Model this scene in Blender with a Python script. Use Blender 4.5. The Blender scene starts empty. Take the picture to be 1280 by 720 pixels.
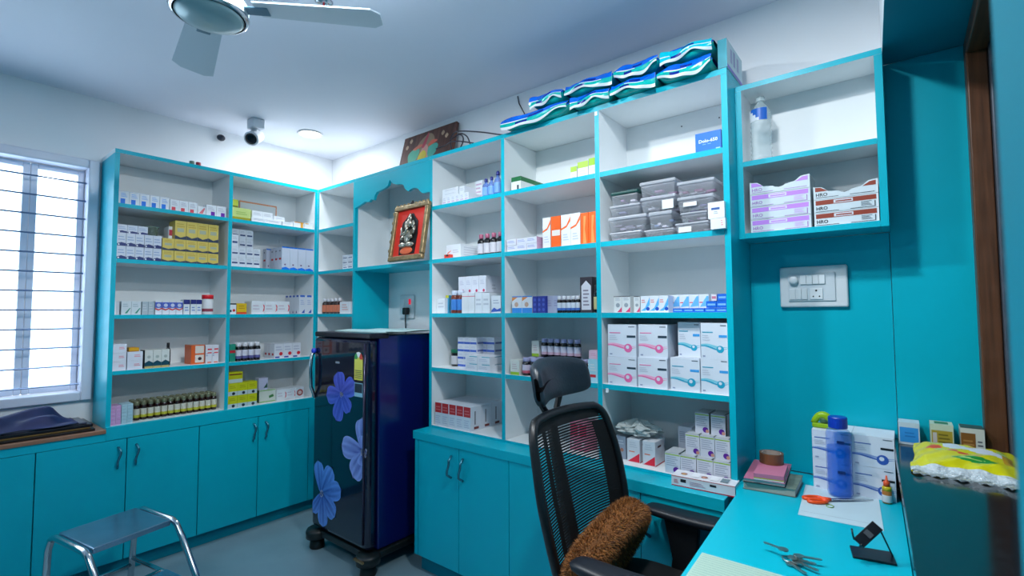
import bpy, math, random
from mathutils import Matrix, Vector
random.seed(7)
SC = bpy.context.scene
COL = SC.collection
# ------------------------------------------------------------------ camera
F, YAW, PIT, ROLL = 610.485, math.radians(38.667), math.radians(2.886), math.radians(-.261)
CAM = Vector((3.054, -1.728, 1.30))
_R0 = Vector((math.cos(YAW), math.sin(YAW), 0)); _F0 = Vector((-math.sin(YAW), math.cos(YAW), 0)); _Z = Vector((0, 0, 1))
FWD = _F0 * math.cos(PIT) + _Z * math.sin(PIT); _U0 = _Z * math.cos(PIT) - _F0 * math.sin(PIT)
RGT = _R0 * math.cos(ROLL) + _U0 * math.sin(ROLL); UPV = _U0 * math.cos(ROLL) - _R0 * math.sin(ROLL)
cd = bpy.data.cameras.new('camera'); cam = bpy.data.objects.new('camera', cd); COL.objects.link(cam)
cd.sensor_width = 36; cd.lens = 36 * F / 1280; cd.clip_start = .01
cam.matrix_world = Matrix((RGT, UPV, -FWD)).transposed().to_4x4(); cam.location = CAM
cd.dof.use_dof = True; cd.dof.focus_distance = 2.1; cd.dof.aperture_fstop = 4.5
SC.camera = cam
# ------------------------------------------------------------------ light
W = bpy.data.worlds.new('world'); SC.world = W; W.use_nodes = True
bg = W.node_tree.nodes['Background']; bg.inputs[0].default_value = (.86, .94, 1, 1); bg.inputs[1].default_value = 4.5
SC.view_settings.view_transform = 'Standard'; SC.view_settings.look = 'None'; SC.view_settings.gamma = 1
SC.view_settings.use_curve_mapping = False; SC.view_settings.exposure = 0.42
LAMPS = [(.131, -.133, 4.2), (2.6, -.78, 13), (1.7, -1.0, 18), (1.5, -2.4, 7)]   # ceiling downlights x, y, watt

def hit(px, py, ax, val):
    u = (px - 640) / F; v = (360 - py) / F
    d = FWD + RGT * u + UPV * v; i = 'xyz'.index(ax)
    return CAM + d * ((val - CAM[i]) / d[i])
# ------------------------------------------------------------------ materials
_M = {}
def lin(c): return tuple(((x / 255) / 12.92 if x <= 10 else (((x / 255) + .055) / 1.055) ** 2.4) for x in c) + (1,)
def mat(c, rough=.5, metal=0, noise=0, scale=8, bump=0, trans=0, coat=0, emit=0, alpha=1, spec=.5, stretch=None):
    k = (c, rough, metal, noise, scale, bump, trans, coat, emit, alpha, spec, stretch)
    if k in _M: return _M[k]
    m = bpy.data.materials.new('mat_%d' % len(_M)); m.use_nodes = True; _M[k] = m
    nt = m.node_tree; b = nt.nodes['Principled BSDF']
    b.inputs['Base Color'].default_value = lin(c); b.inputs['Roughness'].default_value = rough
    b.inputs['Metallic'].default_value = metal; b.inputs['Transmission Weight'].default_value = trans
    b.inputs['Coat Weight'].default_value = coat; b.inputs['Alpha'].default_value = alpha
    b.inputs['Specular IOR Level'].default_value = spec
    if emit: b.inputs['Emission Color'].default_value = lin(c); b.inputs['Emission Strength'].default_value = emit
    if noise or bump:
        tc = nt.nodes.new('ShaderNodeTexCoord'); nz = nt.nodes.new('ShaderNodeTexNoise')
        nz.inputs['Scale'].default_value = scale; nz.inputs['Detail'].default_value = 5
        if stretch:
            mp = nt.nodes.new('ShaderNodeMapping'); mp.inputs['Scale'].default_value = stretch
            nt.links.new(tc.outputs['Object'], mp.inputs[0]); nt.links.new(mp.outputs[0], nz.inputs['Vector'])
        else: nt.links.new(tc.outputs['Object'], nz.inputs['Vector'])
        if noise:
            r = nt.nodes.new('ShaderNodeValToRGB'); L = lin(c)
            r.color_ramp.elements[0].position = .3; r.color_ramp.elements[1].position = .7
            r.color_ramp.elements[0].color = tuple(x * (1 - noise) for x in L[:3]) + (1,)
            r.color_ramp.elements[1].color = tuple(min(1, x * (1 + noise)) for x in L[:3]) + (1,)
            nt.links.new(nz.outputs['Fac'], r.inputs[0]); nt.links.new(r.outputs[0], b.inputs['Base Color'])
        if bump:
            bp = nt.nodes.new('ShaderNodeBump'); bp.inputs['Strength'].default_value = bump; bp.inputs['Distance'].default_value = .01
            nt.links.new(nz.outputs['Fac'], bp.inputs['Height']); nt.links.new(bp.outputs[0], b.inputs['Normal'])
    return m
def glassmat(c=(225, 240, 245), gloss=.1):
    k = ('glass', c, gloss)
    if k in _M: return _M[k]
    m = bpy.data.materials.new('mat_%d' % len(_M)); m.use_nodes = True; _M[k] = m
    nt = m.node_tree; nt.nodes.remove(nt.nodes['Principled BSDF'])
    t = nt.nodes.new('ShaderNodeBsdfTransparent'); g = nt.nodes.new('ShaderNodeBsdfGlossy'); x = nt.nodes.new('ShaderNodeMixShader')
    t.inputs[0].default_value = lin(c); g.inputs['Roughness'].default_value = .05; x.inputs[0].default_value = gloss
    nt.links.new(t.outputs[0], x.inputs[1]); nt.links.new(g.outputs[0], x.inputs[2]); nt.links.new(x.outputs[0], nt.nodes['Material Output'].inputs[0])
    return m
def milky(c, fac=.55):          # translucent plastic: part see-through, part diffuse
    k = ('milky', c, fac)
    if k in _M: return _M[k]
    m = bpy.data.materials.new('mat_%d' % len(_M)); m.use_nodes = True; _M[k] = m
    nt = m.node_tree; b = nt.nodes['Principled BSDF']
    b.inputs['Base Color'].default_value = lin(c); b.inputs['Roughness'].default_value = .25
    t = nt.nodes.new('ShaderNodeBsdfTransparent'); x = nt.nodes.new('ShaderNodeMixShader'); x.inputs[0].default_value = fac
    nt.links.new(t.outputs[0], x.inputs[1]); nt.links.new(b.outputs[0], x.inputs[2]); nt.links.new(x.outputs[0], nt.nodes['Material Output'].inputs[0])
    return m
def colmat(rough=.3):
    k = ('col', rough)
    if k in _M: return _M[k]
    m = bpy.data.materials.new('mat_%d' % len(_M)); m.use_nodes = True; _M[k] = m
    a = m.node_tree.nodes.new('ShaderNodeVertexColor'); a.layer_name = 'Col'; b = m.node_tree.nodes['Principled BSDF']
    b.inputs['Roughness'].default_value = rough; m.node_tree.links.new(a.outputs[0], b.inputs['Base Color'])
    return m
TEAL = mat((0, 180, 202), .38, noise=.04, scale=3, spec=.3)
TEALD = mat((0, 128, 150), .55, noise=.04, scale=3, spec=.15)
WHITE = mat((233, 238, 241), .45, noise=.02, scale=4)
PAINT = mat((236, 239, 243), .7, noise=.02, scale=2, bump=.03)
CEIL = mat((222, 226, 238), .6, noise=.02, scale=1.5)
BLACK = mat((14, 16, 20), .45)
CHROME = mat((205, 210, 215), .16, 1)
# ------------------------------------------------------------------ mesh builder
class MB:
    def __init__(s): s.v = []; s.f = []; s.m = []
    def add(s, vs, fs, mi=0):
        o = len(s.v); s.v += [tuple(p) for p in vs]
        for f in fs: s.f.append([i + o for i in f]); s.m.append(mi)
        return s
    def box(s, xa, xb, ya, yb, za, zb, mi=0, **fm):
        v = [(x, y, z) for z in (za, zb) for y in (ya, yb) for x in (xa, xb)]
        F6 = dict(z0=(0, 2, 3, 1), z1=(4, 5, 7, 6), y0=(0, 1, 5, 4), y1=(2, 6, 7, 3), x0=(0, 4, 6, 2), x1=(1, 3, 7, 5))
        o = len(s.v); s.v += v
        for k, f in F6.items(): s.f.append([i + o for i in f]); s.m.append(fm.get(k, mi))
        return s
    def lathe(s, prof, cx=0, cy=0, n=16, mi=0, z=0):
        o = len(s.v); m = len(prof)
        for r, h in prof:
            for i in range(n):
                a = 2 * math.pi * i / n; s.v.append((cx + r * math.cos(a), cy + r * math.sin(a), z + h))
        for j in range(m - 1):
            for i in range(n):
                k = (i + 1) % n; s.f.append([o + j * n + i, o + j * n + k, o + (j + 1) * n + k, o + (j + 1) * n + i]); s.m.append(mi)
        if prof[0][0] > 1e-6: s.f.append([o + i for i in range(n)][::-1]); s.m.append(mi)
        if prof[-1][0] > 1e-6: s.f.append([o + (m - 1) * n + i for i in range(n)]); s.m.append(mi)
        return s
    def tube(s, pts, r, n=8, mi=0):
        pts = [Vector(p) for p in pts]; o = len(s.v); m = len(pts); ref = None
        for j, p in enumerate(pts):
            t = (pts[min(j + 1, m - 1)] - pts[max(j - 1, 0)]).normalized()
            if ref is None: ref = t.orthogonal().normalized()
            ref = (ref - t * ref.dot(t)).normalized(); b = t.cross(ref)
            rr = r[j] if isinstance(r, (list, tuple)) else r
            for i in range(n):
                a = 2 * math.pi * i / n; s.v.append(tuple(p + (ref * math.cos(a) + b * math.sin(a)) * rr))
        for j in range(m - 1):
            for i in range(n):
                k = (i + 1) % n; s.f.append([o + j * n + i, o + j * n + k, o + (j + 1) * n + k, o + (j + 1) * n + i]); s.m.append(mi)
        s.f.append([o + i for i in range(n)][::-1]); s.m.append(mi)
        s.f.append([o + (m - 1) * n + i for i in range(n)]); s.m.append(mi)
        return s
    def prism(s, pts, fn, a, b, mi=0, side=None):       # pts 2d outline; fn(u,v,w) -> xyz ; w from a to b
        n = len(pts); o = len(s.v)
        s.v += [tuple(fn(u, v, a)) for u, v in pts] + [tuple(fn(u, v, b)) for u, v in pts]
        s.f.append([o + i for i in range(n)]); s.m.append(mi); s.f.append([o + n + i for i in range(n)][::-1]); s.m.append(mi)
        for i in range(n):
            k = (i + 1) % n; s.f.append([o + i, o + n + i, o + n + k, o + k]); s.m.append(mi if side is None else side)
        return s
    def ball(s, c, r, n=12, m=8, mi=0, rot=None):
        r = r if isinstance(r, (tuple, list)) else (r, r, r); o = len(s.v)
        for j in range(m + 1):
            t = math.pi * j / m
            for i in range(n):
                a = 2 * math.pi * i / n
                p = Vector((r[0] * math.sin(t) * math.cos(a), r[1] * math.sin(t) * math.sin(a), r[2] * math.cos(t)))
                if rot: p = rot @ p
                s.v.append(tuple(p + Vector(c)))
        for j in range(m):
            for i in range(n):
                k = (i + 1) % n; s.f.append([o + j * n + i, o + (j + 1) * n + i, o + (j + 1) * n + k, o + j * n + k]); s.m.append(mi)
        return s
    def grid(s, fn, nu, nv, mi=0, mfn=None):
        o = len(s.v)
        for j in range(nv + 1):
            for i in range(nu + 1): s.v.append(tuple(fn(i / nu, j / nv)))
        for j in range(nv):
            for i in range(nu):
                a = o + j * (nu + 1) + i; s.f.append([a, a + 1, a + nu + 2, a + nu + 1]); s.m.append(mfn((i + .5) / nu, (j + .5) / nv) if mfn else mi)
        return s
    def mesh(s, name, mats, smooth=False, off=None):
        me = bpy.data.meshes.new(name)
        vs = s.v if off is None else [(x - off[0], y - off[1], z - off[2]) for x, y, z in s.v]
        me.from_pydata(vs, [], s.f)
        for m in mats: me.materials.append(m)
        me.polygons.foreach_set('material_index', s.m)
        if smooth: me.polygons.foreach_set('use_smooth', [True] * len(s.f))
        me.validate(); me.update(); return me
def link(name, me, parent=None):
    o = bpy.data.objects.new(name, me); COL.objects.link(o)
    if parent: o.parent = parent
    return o
def tag(o, label=None, cat=None, group=None, kind=None):
    if label: o['label'] = label
    if cat: o['category'] = cat
    if group: o['group'] = group
    if kind: o['kind'] = kind
    return o
def thing(name, label, cat, loc=(0, 0, 0), rotz=0, group=None):
    o = bpy.data.objects.new(name, None); COL.objects.link(o); o.location = loc; o.rotation_euler = (0, 0, rotz); o.empty_display_size = .05
    return tag(o, label, cat, group)
def part(name, mb, mats, root, world=True, smooth=False, bevel=0, sub=0, label=None):
    if not isinstance(mats, (list, tuple)): mats = [mats]
    base = Vector((0, 0, 0)); r = root
    while world and r is not None: base += r.location; r = r.parent
    o = link(name, mb.mesh(name, mats, smooth, base if world else None), root)
    if bevel:
        b = o.modifiers.new('bevel', 'BEVEL'); b.width = bevel; b.segments = 3; b.limit_method = 'ANGLE'
    if sub:
        q = o.modifiers.new('sub', 'SUBSURF'); q.levels = sub; q.render_levels = sub
    if label: o['label'] = label
    return o
def copy_tree(o, parent=None):
    c = o.copy(); COL.objects.link(c); c.parent = parent
    for ch in o.children: copy_tree(ch, c)
    return c
def struct(name, mb, mats, **k):
    o = part(name, mb, mats, None, **k); o['kind'] = 'structure'; return o
# flat text geometry --------------------------------------------------
_T = {}
def textgeo(s):
    if s in _T: return _T[s]
    cu = bpy.data.curves.new('t', 'FONT'); cu.body = s; cu.resolution_u = 2; cu.offset = .02
    ob = bpy.data.objects.new('t', cu); COL.objects.link(ob)
    me = bpy.data.meshes.new_from_object(ob.evaluated_get(bpy.context.evaluated_depsgraph_get()))
    vs = [(v.co.x, v.co.y) for v in me.vertices]; fs = [list(p.vertices) for p in me.polygons]
    bpy.data.objects.remove(ob); bpy.data.curves.remove(cu); bpy.data.meshes.remove(me)
    x0 = min(v[0] for v in vs); y0 = min(v[1] for v in vs); H = max(v[1] for v in vs) - y0
    _T[s] = ([((x - x0) / H, (y - y0) / H) for x, y in vs], fs); return _T[s]
# ------------------------------------------------------------------ cartons
_C = {}
WH = (228, 233, 240)
def carton_mesh(w, d, h, style):
    base, decos = style; key = (round(w, 3), round(d, 3), round(h, 3), id(style))
    if key in _C: return _C[key]
    b = MB(); cols = [base]; c = min(.0012, w * .02)
    b.box(-w / 2, w / 2, -d / 2, d / 2, 0, h)
    FR = dict(F=((-w / 2, -d / 2, 0), (w, 0, 0), (0, 0, h), (0, -1, 0)), R=((w / 2, -d / 2, 0), (0, d, 0), (0, 0, h), (1, 0, 0)),
              L=((-w / 2, d / 2, 0), (0, -d, 0), (0, 0, h), (-1, 0, 0)), T=((-w / 2, -d / 2, h), (w, 0, 0), (0, d, 0), (0, 0, 1)))
    for i, q in enumerate(decos):
        col = q[-1]
        if col not in cols: cols.append(col)
        mi = cols.index(col); O, U, V, N = [Vector(x) for x in FR[q[1]]]; e = .0002 + .00012 * i
        P = lambda u, v: O + U * u + V * v + N * e
        if q[0] == 'r':
            u0, v0, u1, v1 = q[2:6]; b.add([P(u0, v0), P(u1, v0), P(u1, v1), P(u0, v1)], [(0, 1, 2, 3)], mi)
        elif q[0] == 'p': b.add([P(u, v) for u, v in q[2]], [tuple(range(len(q[2])))], mi)
        elif q[0] == 'c':
            cu, cv, r = q[2:5]; k = U.length / V.length; n = 18
            b.add([P(cu + r * math.cos(6.2832 * t / n), cv + r * k * math.sin(6.2832 * t / n)) for t in range(n)], [tuple(range(n))], mi)
        elif q[0] == 'l':       # n lines of small print
            u0, v0, u1, n, dv = q[2:7]
            for t in range(n):
                ue = u1 - (u1 - u0) * (.25 * ((t * 7) % 3) / 2)
                b.add([P(u0, v0 + t * dv), P(ue, v0 + t * dv), P(ue, v0 + t * dv + dv * .4), P(u0, v0 + t * dv + dv * .4)], [(0, 1, 2, 3)], mi)
        elif q[0] == 'w':       # wavy ribbon
            v0, amp, th = q[2:5]; n = 14; pts = []
            up = [(t / n, v0 + amp * math.sin(t / n * 5.2 + 1.2) + th * (.5 + .5 * math.sin(t / n * 4))) for t in range(n + 1)]
            dn = [(t / n, v0 + amp * math.sin(t / n * 5.2 + 1.2)) for t in range(n + 1)]
            for t in range(n): b.add([P(*dn[t]), P(*dn[t + 1]), P(*up[t + 1]), P(*up[t])], [(0, 1, 2, 3)], mi)
        elif q[0] == 't':
            u, v, sz, s = q[2:6]; vs, fs = textgeo(s); k = V.length / U.length
            b.add([P(u + x * sz * k, v + y * sz) for x, y in vs], fs, mi)
    me = b.mesh('carton', [mat(x, .45) for x in cols]); _C[key] = me; return me
def put(name, me, loc, rotz, label, cat='box', group=None):
    o = link(name, me); o.location = loc; o.rotation_euler = (0, 0, rotz); return tag(o, label, cat, group)
ZS = dict(t=2.123, s1=1.85, s2=1.569, s3=1.288, s4=1.01, b=.742, bb=.714)      # board centres
def ztop(wall, sh): return .7255 if (wall == 'B' and sh == 'b') else (.7525 if sh == 'b' else ZS[sh] + .0102)
def span(wall, px0, px1, yt, s, sh, zbase=None):
    z0 = ztop(wall, sh) if zbase is None else zbase
    ax, v = ('x', -s) if wall == 'A' else ('y', s)
    k = 1 if wall == 'A' else 0
    a0, a1 = hit(px0, yt + 8, ax, v)[k], hit(px1, yt + 8, ax, v)[k]; m = (a0 + a1) / 2
    for e0, e1 in ((-1.066, -.555), (-.533, -.022), (.021, .414), (1.138, 1.608), (1.63, 2.102), (2.124, 2.591)):
        if (wall == 'A') == (e0 < 0) and e0 < m < e1 and s >= 0: a0 = max(a0, e0); a1 = min(a1, e1)
    return a0, a1, z0, hit((px0 + px1) / 2, yt, ax, v).z - z0
ORD = ('first', 'second', 'third', 'fourth', 'fifth', 'sixth', 'seventh', 'eighth', 'ninth', 'tenth', 'eleventh', 'twelfth', 'thirteenth')
def which(i, n, l, levels, q, deep):
    t = []
    if deep > 1: t.append('front row' if q == 0 else ('back row' if q == deep - 1 else ORD[q] + ' row back'))
    if levels > 1: t.append('bottom level' if l == 0 else ('top level' if l == levels - 1 else ORD[l] + ' level up'))
    if n > 1: t.append('leftmost' if i == 0 else ('rightmost' if i == n - 1 else ORD[i] + ' from left'))
    return ', ' + ' '.join(t) if t else ''
def row(wall, sh, px0, px1, yt, n, s, d, style, label, levels=1, name='carton', zbase=None, cat='box', deep=1, group=None, skip=()):
    a0, a1, z0, h = span(wall, px0, px1, yt, s, sh, zbase); w = (a1 - a0) / n; hh = h / levels; out = []
    many = n * levels * deep > 1
    me = carton_mesh(w - .0012, d, hh - .0006, style)
    for q in range(deep):
        for l in range(levels):
            for i in range(n):
                if (i, l, q) in skip: continue
                c = a0 + w * (i + .5); back = s + d / 2 + q * (d + .002) + random.uniform(0, .002)
                loc = (-back, c, z0 + l * hh) if wall == 'A' else (c, back, z0 + l * hh)
                o = put(name, me, loc, (math.pi / 2 if wall == 'A' else 0) + random.uniform(-.004, .004), label + which(i, n, l, levels, q, deep), cat, group or (label if many else None)); out.append(o)
    return out, z0 + h
# ------------------------------------------------------------------ bottles
_B = {}
def bottle_parts(key, r, h, glass, cap, lab, shape='syrup', lab2=None):
    if key in _B: return _B[key]
    b = MB(); c = MB(); l = MB(); n = 14
    if shape == 'syrup':
        hb = h * .66; b.lathe([(r * .9, 0), (r, h * .03), (r, hb), (r * .86, hb + h * .07), (r * .5, hb + h * .13), (r * .42, hb + h * .17)], n=n)
        c.lathe([(r * .55, h * .80), (r * .58, h * .82), (r * .58, h * .98), (r * .5, h)], n=n)
        l.lathe([(r * 1.015, h * .12), (r * 1.02, h * .13), (r * 1.02, h * .56), (r * 1.015, h * .57)], n=n)
    elif shape == 'wide':
        hb = h * .72; b.lathe([(r * .9, 0), (r, h * .04), (r, hb), (r * .8, hb + h * .06), (r * .72, hb + h * .08)], n=n)
        c.lathe([(r * .8, h * .79), (r * .84, h * .8), (r * .84, h * .98), (r * .76, h)], n=n)
        l.lathe([(r * 1.015, h * .14), (r * 1.02, h * .15), (r * 1.02, h * .60), (r * 1.015, h * .61)], n=n)
    elif shape == 'jar':
        hb = h * .76; b.lathe([(r * .92, 0), (r, h * .04), (r, hb), (r * .94, hb + h * .03)], n=n)
        c.lathe([(r * 1.0, h * .79), (r * 1.06, h * .80), (r * 1.06, h * .98), (r, h)], n=n)
        l.lathe([(r * 1.012, h * .12), (r * 1.018, h * .13), (r * 1.018, h * .62), (r * 1.012, h * .63)], n=n)
    elif shape == 'slim':
        hb = h * .6; b.lathe([(r * .9, 0), (r, h * .03), (r, hb), (r * .75, hb + h * .1), (r * .42, hb + h * .16), (r * .36, h * .86)], n=n)
        c.lathe([(r * .5, h * .84), (r * .52, h * .85), (r * .42, h * .97), (r * .3, h)], n=n)
        l.lathe([(r * 1.015, h * .12), (r * 1.02, h * .13), (r * 1.02, h * .52), (r * 1.015, h * .53)], n=n)
    if lab2: l.lathe([(r * 1.022, h * .14), (r * 1.026, h * .15), (r * 1.026, h * .28), (r * 1.022, h * .29)], n=n, mi=1)
    _B[key] = (b.mesh('bottle_body', [glass], True), c.mesh('cap', [cap], True), l.mesh('paper_label', [mat(lab, .5)] + ([mat(lab2, .5)] if lab2 else []), True)); return _B[key]
def bottle(loc, key, args, label, group=None, name='medicine_bottle', cat='bottle'):
    me = bottle_parts(key, *args); t = thing(name, label, cat, loc, random.uniform(0, 6), group)
    for nm, m in zip(('bottle_body', 'cap', 'paper_label'), me): link(nm, m, t)
    return t
def bottles(wall, sh, px0, px1, yt, n, s, key, glass, cap, lab, label, shape='syrup', rows=1, zbase=None, lab2=None, name='medicine_bottle', hadj=0, gap=.92):
    a0, a1, z0, h = span(wall, px0, px1, yt, s, sh, zbase); w = (a1 - a0) / n; r = w / 2 * gap
    for q in range(rows):
        for i in range(n):
            c = a0 + w * (i + .5); back = s + r + q * w * 1.02
            bottle((-back, c, z0) if wall == 'A' else (c, back, z0), key, (r, h, glass, cap, lab, shape, lab2), label + which(i, n, 0, 1, q, rows), label if n * rows > 1 else None, name)
    return z0 + h
AMBER = mat((38, 14, 10), .12, coat=.5); DARK = mat((12, 10, 16), .12, coat=.5)
CAPW = mat((225, 225, 232), .4); CAPL = mat((170, 170, 210), .4); CAPG = mat((150, 150, 120), .3, .6)
exec_parts = []
FZ = .03
# ================================================================== STRUCTURE
CY = lambda y: 3.025 + (.28 - y) * .0408       # inner face of the right-hand wall, slightly out of square
b = MB().box(-.6, 3.7, -3.6, .5, FZ - .1, FZ)
struct('floor', b, mat((128, 158, 170), .22, noise=.07, scale=5))
struct('ceiling', MB().box(-.4, 3.6, -3.5, .4, 2.45, 2.55), CEIL)
b = MB().box(-.41, 3.6, .26, .41, FZ, 2.45)
struct('wall_back', b, PAINT)
WY0, WY1, WZ0, WZ1 = -2.5, -1.095, .86, 2.11
b = MB().box(-.41, -.26, WY1, .26, FZ, 2.45).box(-.41, -.26, -3.5, WY0, FZ, 2.45).box(-.41, -.26, WY0, WY1, FZ, WZ0).box(-.41, -.26, WY0, WY1, WZ1, 2.45)
struct('wall_left', b, PAINT)
struct('wall_front', MB().box(-.41, 3.6, -3.5, -3.4, FZ, 2.45), TEALD)
def cwall(y0, y1, z0, z1, x1=3.45, mi=0, off=0):
    b = MB(); v = [(CY(y0) + off, y0), (CY(y1) + off, y1), (x1, y1), (x1, y0)]
    return b.prism(v, lambda u, w, z: (u, w, z), z0, z1, mi)
NJ = -1.395
b = MB()
for q in (cwall(NJ, .2595, FZ, .868, 3.28), cwall(-3.4, NJ, FZ, 2.1)): b.add(q.v, q.f, 0)
for q in (cwall(-3.4, .2595, 2.112, 2.45),): b.add(q.v, q.f, 1)
struct('wall_right', b, [TEALD, PAINT])
b = cwall(NJ + .001, .245, 2.1, 2.1115, 3.3)
struct('trim_1', b, TEALD)['label'] = 'teal laminate soffit over the serving opening'
b = MB().box(3.0285, 3.31, .246, .2595, .9, 2.0995)
struct('trim_2', b, TEAL)['label'] = 'teal laminate jamb panel beside the serving opening'
b = MB().box(2.6128, 3.0265, .252, .2595, .742, 1.552)
struct('trim_3', b, TEAL)['label'] = 'teal laminate back panel above the desk'
# serving window: timber frame and closed shutter
w2 = thing('window_2', None, None, (3.25, -.5, .9)); w2['kind'] = 'structure'
WOOD = mat((92, 56, 34), .4, noise=.35, scale=6, stretch=(14, 14, .8))
WOODH = mat((92, 56, 34), .4, noise=.35, scale=6, stretch=(14, .8, 14))
part('frame_post', MB().box(3.222, 3.268, .19, .2455, .9005, 2.0995), WOOD, w2, bevel=.004)
part('frame_post', MB().box(3.222, 3.268, NJ + .002, NJ + .05, .9005, 2.0995), WOOD, w2, bevel=.004)
part('frame_head', MB().box(3.222, 3.268, NJ + .051, .189, 2.05, 2.0995), WOODH, w2, bevel=.004)
part('sash_rail', MB().box(3.269, 3.292, .17, .2455, .9005, 2.0995), mat((92, 100, 112), .35, .4), w2, bevel=.003)
for i in range(13): part('shutter_slat', MB().box(3.293, 3.305, NJ + .002, .245, .905 + i * .092, .905 + i * .092 + .088), mat((20, 92, 108), .5, noise=.06), w2, bevel=.003)
# window in the left wall
w1 = thing('window_1', None, None, (-.3, (WY0 + WY1) / 2, WZ0)); w1['kind'] = 'structure'
UPVC = mat((216, 220, 235), .35)
def rect_frame(b, x0, x1, y0, y1, z0, z1, t):
    b.box(x0, x1, y0, y0 + t, z0, z1); b.box(x0, x1, y1 - t, y1, z0, z1); b.box(x0, x1, y0 + t, y1 - t, z0, z0 + t); b.box(x0, x1, y0 + t, y1 - t, z1 - t, z1); return b
part('window_frame', rect_frame(MB(), -.4, -.235, WY0 + .002, WY1 - .002, WZ0 + .002, WZ1 - .002, .045), UPVC, w1, bevel=.006)
yy = [WY1 - .048, -1.35, -1.62, -1.89, -2.16, WY0 + .048]
for i in range(5):
    y1, y0 = yy[i] - .001, yy[i + 1] + .001
    s = part('sash', rect_frame(MB(), -.36, -.32, y0, y1, WZ0 + .05, WZ1 - .05, .026), UPVC, w1, bevel=.004)
    part('pane', MB().box(-.345, -.34, y0 + .027, y1 - .027, WZ0 + .077, WZ1 - .077), glassmat((235, 244, 250), .06), s)
for i in range(12):
    z = 1.985 - i * .0945
    part('grille_bar', MB().tube([(-.262, WY0 + .05, z), (-.262, WY1 - .05, z)], .0045, 8), mat((104, 126, 160), .3, .5), w1)
# ------------------------------------------------------------------ downlights
def downlight(x, y, w, label):
    t = thing('ceiling_light', label, 'light', (x, y, 2.4499), 0, 'recessed ceiling downlights')
    part('trim_ring', MB().lathe([(.062, -.001), (.075, -.001), (.077, -.004), (.07, -.009), (.062, -.006), (.062, -.001)], n=32), mat((240, 240, 240), .4), t, world=False, smooth=True)
    part('diffuser', MB().lathe([(.0615, -.001), (.0615, -.005), (.05, -.0065), (0, -.007)], n=32), mat((255, 252, 246), .5, emit=9), t, world=False, smooth=True)
    ld = bpy.data.lights.new('lamp', 'AREA'); ld.shape = 'DISK'; ld.size = .12; ld.energy = w; ld.color = (.93, .98, 1)
    lo = bpy.data.objects.new('lamp', ld); COL.objects.link(lo); lo.parent = t; lo.location = (0, 0, -.012)
for i, (x, y, w) in enumerate(LAMPS):
    downlight(x, y, w, ['round white downlight glowing in the ceiling above the corner', 'round white downlight above the desk', 'round white downlight near the ceiling fan', 'round white downlight behind the camera'][i])
# ================================================================== SHELVING
D = .2585; T = .01
def unit(name, label, loc): return thing(name, label, 'shelf unit', loc)
def shelfA(root, nm, y0, y1, z0, z1, x0=-D, mats=None): part(nm, MB().box(x0, 0, y0, y1, z0, z1, 0, x1=1), [WHITE, TEAL], root)
uA = unit('wall_shelf_unit', 'tall white shelf unit with teal edges beside the window', (-.13, -.54, .7415))
YA = [-1.087, -.544, 0.0]
part('side_panel', MB().box(-D, 0, YA[0], YA[0] + .02, .7425, 2.1125, 1, y1=0), [WHITE, TEAL], uA)
part('divider', MB().box(-D, 0, YA[1] - T, YA[1] + T, .7525, 2.1125, 0, x1=1), [WHITE, TEAL], uA)
part('side_panel', MB().box(-D, 0, YA[2] - .021, YA[2] - .001, .7425, 2.1125, 0, x1=1), [WHITE, TEAL], uA)
shelfA(uA, 'top_panel', YA[0], YA[2] - .001, 2.113, 2.133)
shelfA(uA, 'bottom_panel', YA[0] + .0205, YA[2] - .0215, .7425, .752)
part('back_panel', MB().box(-D - .001, -D + .005, YA[0] + .0205, YA[2] - .0215, .753, 2.112), WHITE, uA)
for a, c in ((YA[0] + .0205, YA[1] - .0105), (YA[1] + .0105, YA[2] - .0215)):
    for k in ('s1', 's2', 's3', 's4'): shelfA(uA, 'shelf', a, c, ZS[k] - T, ZS[k] + T, -D + .0055)
def shelfB(root, nm, x0, x1, z0, z1, y1=D, y0=0, mats=None): part(nm, MB().box(x0, x1, y0, y1, z0, z1, 0, y0=1), [WHITE, TEAL], root)
XB = [0, .425, 1.127, 1.619, 2.113, 2.602]
uC = unit('corner_shelf_unit', 'narrow corner shelf unit with white bays left of the arched niche', (.21, .13, FZ))
part('side_panel', MB().box(0, .0195, 0, D, FZ + .001, 2.1125, 0, y0=1), [WHITE, TEAL], uC)
part('side_panel', MB().box(XB[1] - T, XB[1] + T, 0, D, FZ + .001, 2.1125, 0, y0=1, x1=1), [WHITE, TEAL], uC)
shelfB(uC, 'top_panel', 0, XB[1] + T, 2.113, 2.133)
part('back_panel', MB().box(.02, XB[1] - .0105, D - .006, D, FZ + .001, 2.112), WHITE, uC)
for k in ('s1', 's2', 's3', 's4', 'b'): shelfB(uC, 'shelf', .02, XB[1] - .0105, ZS[k] - T, ZS[k] + T, D - .0065)
part('door', MB().box(.02, XB[1] - .0105, -.002, .016, FZ + .1, ZS['b'] - .0105), TEAL, uC, bevel=.002)
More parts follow.
